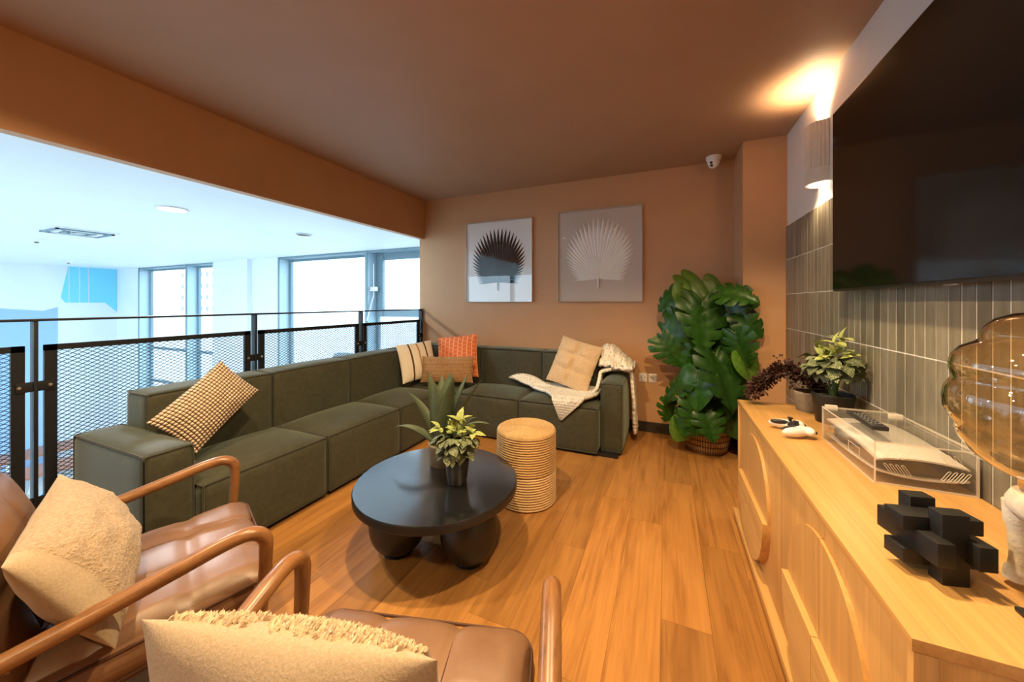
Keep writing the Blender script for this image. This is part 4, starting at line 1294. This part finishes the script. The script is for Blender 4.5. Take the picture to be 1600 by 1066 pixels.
vp = thing('potted_fittonia', 'bushy pale veined plant in a black bowl pot on the sideboard', 'potted plant', (.732, 2.19, SZ))
pot(vp, .066, .080, .140, M['black_soft'])
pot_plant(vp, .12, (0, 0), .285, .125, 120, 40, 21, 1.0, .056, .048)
b = BM(); tube(b, [(0, 0, .10), (.004, -.003, .16), (0, 0, .25)], [.012, .009, .005], 8); finish('trunk', b, M['stemgreen'], vp)
for dx, dy_, dz in ((-.01, -.04, .385), (.03, .0, .405)):
    leaf_at(OV_TOP, vp, (dx, dy_, dz), (-.6, .5, .25), (0, 0, 1), .08); leaf_at(OV_TOP, vp, (dx, dy_, dz), (.2, -.8, .2), (0, 0, 1), .075); leaf_at(OV_TOP, vp, (dx, dy_, dz), (.1, .2, .9), (-1, 0, .3), .06)

tp = thing('trailing_plant', 'burgundy trailing plant spilling from a grey concrete pot on the sideboard', 'potted plant', (.690, 2.375, SZ))
pot(tp, .052, .066, .105, M['concrete'])
TPO = Vector(tp.location)
core = [atY(px, py, yy) - TPO for (px, py, yy) in ((1290, 612, 2.37), (1272, 596, 2.37), (1250, 583, 2.38), (1224, 577, 2.39), (1200, 588, 2.40), (1184, 605, 2.41), (1175, 613, 2.42))]
rs = random.Random(12); fl = BM(); stm = BM()
def tiny(bm_, p, d, n, s):
    d = d.normalized(); n = (n - d * n.dot(d)).normalized(); x = d.cross(n)
    q = [bm_.verts.new(p), bm_.verts.new(p + d * s * .5 + x * s * .42 + n * s * .1), bm_.verts.new(p + d * s), bm_.verts.new(p + d * s * .5 - x * s * .42 + n * s * .1)]
    c = bm_.verts.new(p + d * s * .5 - n * s * .05)
    for i in range(4): bm_.faces.new((q[i], q[(i + 1) % 4], c))
for k in range(9):
    off = Vector((rs.uniform(-.012, .012), rs.uniform(-.03, .03), rs.uniform(-.022, .022)))
    endcut = rs.randint(0, 1)
    P = [c + off * (.3 + .8 * i / 6) for i, c in enumerate(core)]
    P = smoothpath(P[:len(P) - endcut], 8)
    tube(stm, P, .0015, 5)
    for p in P[2:]:
        for q in range(6):
            d = Vector((rs.uniform(-1, 1), rs.uniform(-1, 1), rs.uniform(-1, 1)))
            tiny(fl, p + d * .024 + Vector((rs.uniform(-.012, .012), rs.uniform(-.02, .02), rs.uniform(-.012, .012))), d, Vector((rs.uniform(-1, 1), rs.uniform(-1, .3), 1)), rs.uniform(.014, .022))
for (px, py) in ((1220, 556), (1218, 565), (1211, 558), (1232, 563), (1238, 600), (1236, 605), (1243, 598), (1248, 612), (1249, 620), (1250, 624)):
    p = atY(px, py, 2.36) - TPO
    tube(stm, [p, p + Vector((.02, 0, -.02)), (core[3] + p) / 2], .001, 4)
    for q in range(3): tiny(fl, p, Vector((rs.uniform(-1, 1), rs.uniform(-1, 1), rs.uniform(-1, 1))), Vector((0, -1, .6)), .016)
finish('stems', stm, M['burgundy'], tp)
fo = finish('foliage', fl, M['burgundy'], tp, smooth=None); fo['kind'] = 'stuff'
b = BM()
for k in range(60):
    a = rs.uniform(0, 2 * PI); r_ = rs.uniform(0, .055)
    p = Vector((r_ * math.cos(a), r_ * math.sin(a), .095)); tiny(b, p, Vector((math.cos(a), math.sin(a), rs.uniform(.2, 1))), Vector((0, 0, 1)), .02)
mo = finish('moss', b, M['soil'], tp, smooth=None); mo['kind'] = 'stuff'

# game controller
gc = thing('game_controller', 'white and black game controller lying on the sideboard', 'game controller', (.515, 1.930, SZ), (0, 0, R(8)))
def blob(ells, vox, shrink=0):
    b = BM()
    for (c, r_, rz) in ells:
        res = bmesh.ops.create_uvsphere(b, u_segments=24, v_segments=14, radius=1.0)
        mt = Matrix.Translation(c) @ Matrix.Rotation(rz, 4, 'Z') @ Matrix.Diagonal((r_[0], r_[1], r_[2], 1))
        bmesh.ops.transform(b, matrix=mt, verts=res['verts'])
    return b
b = blob([((.008, 0, .030), (.030, .062, .019), 0), ((-.022, .056, .026), (.056, .020, .020), R(-14)), ((-.022, -.056, .026), (.056, .020, .020), R(14)), ((.030, .045, .030), (.022, .030, .018), 0), ((.030, -.045, .030), (.022, .030, .018), 0)], .003)
body = finish('shell', b, M['white_plastic'], gc, smooth=80)
md = body.modifiers.new('join', 'REMESH'); md.mode = 'VOXEL'; md.voxel_size = .0028; md.use_smooth_shade = True
b = blob([((-.002, 0, .036), (.024, .034, .0165), 0), ((-.040, .047, .036), (.036, .010, .011), R(-14)), ((-.040, -.047, .036), (.036, .010, .011), R(14))], .003)
fc = finish('black_centre', b, M['dark_plastic'], gc, smooth=80)
for s in (-1, 1):
    b = BM(); lathe(b, [(0, .048), (.006, .048), (.006, .058), (.0105, .060), (.0105, .064), (0, .062)], 18); finish('thumbstick', b, M['dark_plastic'], gc, (-.008, s * .026, 0))
    b = BM(); box(b, .046, .056, s * .045 - .014, s * .045 + .014, .022, .034, .004); finish('trigger', b, M['dark_plastic'], gc)

# clear acrylic case with games console
AX0, AX1, AY0, AY1, AH = .606, .842, 1.508, 1.925, .135
ac = thing('acrylic_case', 'clear acrylic security case with slotted ends on the sideboard', 'case', ((AX0 + AX1) / 2, (AY0 + AY1) / 2, SZ))
ACO = Vector(ac.location)
def acp(name, x0, x1, y0, y1, z0, z1):
    b = BM(); box(b, x0, x1, y0, y1, z0, z1)
    b.normal_update()
    dims = (x1 - x0, y1 - y0, z1 - z0); ax = dims.index(min(dims))
    for f in b.faces:
        if abs(f.normal[ax]) < .5: f.material_index = 1
    for v in b.verts: v.co -= Vector((ACO.x, ACO.y, 0))
    return finish(name, b, [M['acrylic'], M['acrylic_edge']], ac, smooth=None)
T_ = .005
acp('base_sheet', AX0, AX1, AY0, AY1, .0005, T_)
acp('side_sheet', AX0, AX0 + T_, AY0, AY1, T_, AH - T_); acp('side_sheet', AX1 - T_, AX1, AY0, AY1, T_, AH - T_)
near_s = acp('end_sheet', AX0 + T_, AX1 - T_, AY0, AY0 + T_, T_, AH - T_); far_s = acp('end_sheet', AX0 + T_, AX1 - T_, AY1 - T_, AY1, T_, AH - T_)
acp('lid', AX0, AX1, AY0, AY1, AH - T_, AH)
for (x_, y_) in ((AX0 + .03, AY1), (AX1 - .03, AY1 - .06)):
    b = BM(); box(b, x_ - .02 - ACO.x, x_ + .02 - ACO.x, y_ - .010 - ACO.y, y_ + .004 - ACO.y, AH - .012, AH + .008, .002); finish('hinge', b, M['acrylic_edge'], ac)
def slots(y, xs, z, tilt, h=.030, w=.007):
    for x_ in xs:
        P = []
        for k in range(16):
            a = 2 * PI * k / 16
            px_ = w * .5 * math.cos(a); pz = (h / 2 - w / 2) * (1 if math.sin(a) >= 0 else -1) + w * .5 * math.sin(a)
            P.append((x_ + px_ + tilt * pz - ACO.x, y - ACO.y, z + pz))
        b = BM(); tube(b, P, .0008, 5, closed=True); finish('slot', b, M['acrylic_edge'], ac)
slots(AY0 - .0006, [AX0 + .035 + .014 * k for k in range(4)], .100, .6); slots(AY0 - .0006, [AX0 + .035 + .014 * k for k in range(4)], .052, -.6)
slots(AY0 - .0006, [AX0 + .165 + .014 * k for k in range(4)], .052, .6); slots(AY0 - .0006, [AX0 + .165 + .014 * k for k in range(3)], .100, -.6)
b = BM(); 
for (p, q) in (((AX0 - .0004, 1.60, .04), (AX0 - .0004, 1.68, .04)), ((AX0 - .0004, 1.68, .04), (AX0 - .0004, 1.68, .075)), ((AX0 - .0004, 1.68, .075), (AX0 - .0004, 1.60, .075)), ((AX0 - .0004, 1.60, .075), (AX0 - .0004, 1.60, .04))):
    tube(b, [Vector(p) - Vector((ACO.x, ACO.y, 0)), Vector(q) - Vector((ACO.x, ACO.y, 0))], .0009, 5)
finish('side_slot', b, M['acrylic_edge'], ac)
ps = thing('games_console', 'white and black games console lying inside the clear acrylic case', 'games console', ((AX0 + AX1) / 2, (AY0 + AY1) / 2, SZ + T_))
b = BM(); puffy(b, .185, .34, .060, .012, (.004, .004, .0), 6, (0, 0, .048)); finish('core', b, M['dark_plastic'], ps)
def wing(z, s):
    b = BM(); n = 14; A = []; B = []
    for i in range(n + 1):
        for j in range(n + 1):
            u = i / n * 2 - 1; v = j / n * 2 - 1
            x_ = u * .106; y_ = v * .195
            zz = z + s * (.016 * (1 - .8 * u * u) + .006 * v - .008 * v * v)
            A.append(b.verts.new((x_, y_, zz))); B.append(b.verts.new((x_, y_, zz - s * .005)))
    I = lambda i, j: i * (n + 1) + j
    for i in range(n):
        for j in range(n):
            b.faces.new((A[I(i, j)], A[I(i + 1, j)], A[I(i + 1, j + 1)], A[I(i, j + 1)])); b.faces.new((B[I(i, j)], B[I(i, j + 1)], B[I(i + 1, j + 1)], B[I(i + 1, j)]))
    for i in range(n):
        for (p, q) in (((i, 0), (i + 1, 0)), ((i, n), (i + 1, n)), ((0, i), (0, i + 1)), ((n, i), (n, i + 1))):
            b.faces.new((A[I(*p)], A[I(*q)], B[I(*q)], B[I(*p)]))
    return b
finish('white_side_plate', wing(.080, 1), M['white_plastic'], ps, smooth=60); finish('white_side_plate', wing(.020, -1), M['white_plastic'], ps, smooth=60)
rm = thing('remote_control', 'black remote control lying on the acrylic case lid', 'remote control', (.672, 1.725, SZ + AH))
b = BM(); box(b, -.022, .022, -.100, .100, .0005, .016, .004); finish('body', b, M['dark_plastic'], rm)
M['grey_button'] = plain('grey_button', (.16, .16, .16), .6)
for i in range(6):
    for j in range(3):
        b = BM(); box(b, -.014 + j * .011, -.008 + j * .011, -.07 + i * .024, -.060 + i * .024, .0155, .018, .001); finish('button', b, M['grey_button'], rm)

# black burr puzzle sculpture
bp = thing('puzzle_sculpture', 'black wooden interlocking burr puzzle block standing on the sideboard', 'sculpture', (.525, 1.070, SZ), (0, 0, R(14)))
U = .0240
def bars(name, boxes):
    b = BM()
    for (x0, x1, y0, y1, z0, z1) in boxes: box(b, x0 * U, x1 * U, y0 * U, y1 * U, z0 * U + 3 * U, z1 * U + 3 * U, .0022)
    return finish(name, b, M['black_soft'], bp)
bars('upright_bars', [(-1, 1, -2.1, -.8, -3, 3), (-1, 1, .8, 2.1, -3, 3)])
bars('long_bars', [(-2.1, -.8, -3, 3, -1, 1), (.8, 2.1, -3, 3, -1, 1)])
bars('cross_bars', [(-3, 3, -1, 1, .8, 2.1), (-3, 3, -1, 1, -2.1, -.8)])
bars('core', [(-1.0, 1.0, -1.0, 1.0, -1, 1), (-1.6, 1.6, -1.0, 1.0, -.95, .95), (-.95, .95, -1.6, 1.6, -.95, .95), (-.95, .95, -.95, .95, -1.6, 1.6)])

# amber glass lamp on stone base
lp = thing('table_lamp', 'table lamp with tiered amber glass globe on a white stone base', 'lamp', (.695, 1.048, SZ))
prof = [(.030, .222), (.046, .224), (.070, .232), (.0924, .246), (.115, .268), (.129, .292), (.135, .312), (.1352, .322), (.142, .332), (.148, .350), (.1495, .372), (.147, .392), (.139, .408), (.1335, .414), (.138, .426), (.1405, .445), (.136, .465), (.124, .482), (.104, .494), (.0975, .500), (.098, .510), (.092, .526), (.078, .542), (.055, .553), (.03, .557), (0, .558)]
b = BM(); lathe(b, prof, 72); finish('glass_globe', b, M['amber'], lp, smooth=70)
b = BM(); lathe(b, [(0, .200), (.040, .200), (.050, .206), (.050, .218), (.030, .224), (0, .224)], 32); finish('collar', b, M['oak'], lp)
b = BM(); lathe(b, [(0, .224), (.016, .224), (.016, .262), (.012, .268), (.018, .285), (.030, .310), (.032, .330), (.024, .350), (0, .360)], 24); finish('bulb', b, M['white_plastic'], lp)
b = BM()
lathe(b, [(0, .150), (.058, .150), (.066, .162), (.066, .178), (.058, .196), (.040, .201), (0, .201)], 36)
for k in range(3):
    a = R(150 + 120 * k)
    P = [(math.cos(a) * r_, math.sin(a) * r_, z) for (r_, z) in ((.052, .172), (.050, .13), (.047, .09), (.047, .055), (.051, .028), (.052, .010))]
    tube(b, smoothpath(P, 4), [.018] * 5 + [.015] * 5 + [.014] * 5 + [.017] * 4 + [.018, .012], 12)
finish('stone_base', b, M['stone'], lp, smooth=60)
b = BM(); lathe(b, [(0, .004), (.005, .003), (.005, -.004), (0, -.004)], 12); finish('peg_hole', b, M['dark_plastic'], lp, (math.cos(R(215)) * .0, math.sin(R(215)) * .0, .16))
dk = tag(finish('dark_tray', (lambda b: (box(b, -.105, .105, -.095, .095, .0005, .010, .003), b)[1])(BM()), M['black_soft']), 'thin dark flat tray lying beside the lamp at the end of the sideboard', 'tray')
dk.location = (.700, .892, SZ)

# ------------------------------------------------------------------ plants on the coffee table
ap = thing('potted_agave', 'agave with broad pointed grey green leaves in a grey stone pot', 'potted plant', (-1.175, 1.715, TZ))
pot(ap, .066, .076, .125, M['concrete'])
def agave_leaf(ln, w, lean, az, curve, zb=.10):
    b = BM(); rows = []; n = 12
    d = Vector((math.cos(az), math.sin(az), 0)); x = Vector((-d.y, d.x, 0))
    for i in range(n + 1):
        t_ = i / n
        ang = lean + curve * t_ * t_
        c = Vector((0, 0, zb)) + d * (.015 + ln * (t_ * math.sin(lean + curve * t_ * t_ * .5))) + Vector((0, 0, ln * t_ * math.cos(lean + curve * t_ * t_ * .6)))
        nrm = (Vector((0, 0, 1)) * math.sin(ang) - d * math.cos(ang))
        ww = w * (.55 + .45 * math.sin(min(1, t_ / .45) * PI / 2)) * (1 if t_ < .45 else max(.015, math.cos((t_ - .45) / .55 * PI / 2) ** .9))
        th = .008 * (1 - t_ * .8)
        rows.append([b.verts.new(c + x * ww * s + nrm * ww * .38 * s * s) for s in (-1, -.5, 0, .5, 1)] + [b.verts.new(c + x * ww * s * .8 + nrm * (ww * .2 * s * s - th)) for s in (1, 0, -1)])
    for i in range(n):
        m_ = len(rows[0])
        for k in range(m_): b.faces.new((rows[i][k], rows[i][(k + 1) % m_], rows[i + 1][(k + 1) % m_], rows[i + 1][k]))
    b.faces.new(rows[0]); b.faces.new(rows[-1])
    return b
A0 = math.atan2(-VIEW.y, -VIEW.x)      # azimuth facing the viewer
for (ln, w, lean, da, cv) in ((.420, .060, 6, 178, .10), (.43, .050, 11, -95, .10), (.43, .050, 13, 70, .05), (.45, .044, 26, 112, .10), (.40, .030, 38, -100, .35), (.36, .034, 42, 92, .55), (.34, .030, 62, -84, .5), (.33, .032, 46, 60, .55), (.43, .048, 16, 140, .1), (.41, .048, 20, -140, .1), (.39, .056, 8, 15, .1), (.30, .032, 55, 170, .5)):
    finish('leaf', agave_leaf(ln, w, R(lean), A0 + R(da), cv), M['agave'], ap, smooth=60)
fp = thing('potted_fittonia', 'small bushy pale veined plant in a black pot on the coffee table', 'potted plant', (-.985, 1.572, TZ))
pot(fp, .047, .062, .125, M['black_soft'])
pot_plant(fp, .125, (0, 0), .220, .125, 150, 40, 33, .95, .050, .044)
q = RT * .02
leaf_at(OV_TOP, fp, (.005, .01, .315), (.6, .3, .5), (0, 0, 1), .07); leaf_at(OV_TOP, fp, (.005, .01, .315), (-.6, -.2, .5), (0, 0, 1), .065); leaf_at(OV_TOP, fp, (.005, .01, .310), (.1, .1, 1), (0, -1, .2), .07)
for sgn, hgt in ((-1, .275), (1, .250)):
    bp_ = Vector((RT.x, RT.y, 0)) * sgn * .085 + Vector((0, 0, hgt))
    for dd in ((sgn * RT.x, sgn * RT.y, .1), (-.2, -.3, .6), (.3 * sgn, -.8, .2)): leaf_at(OV_TOP, fp, bp_, dd, (0, -.3, 1), .062)
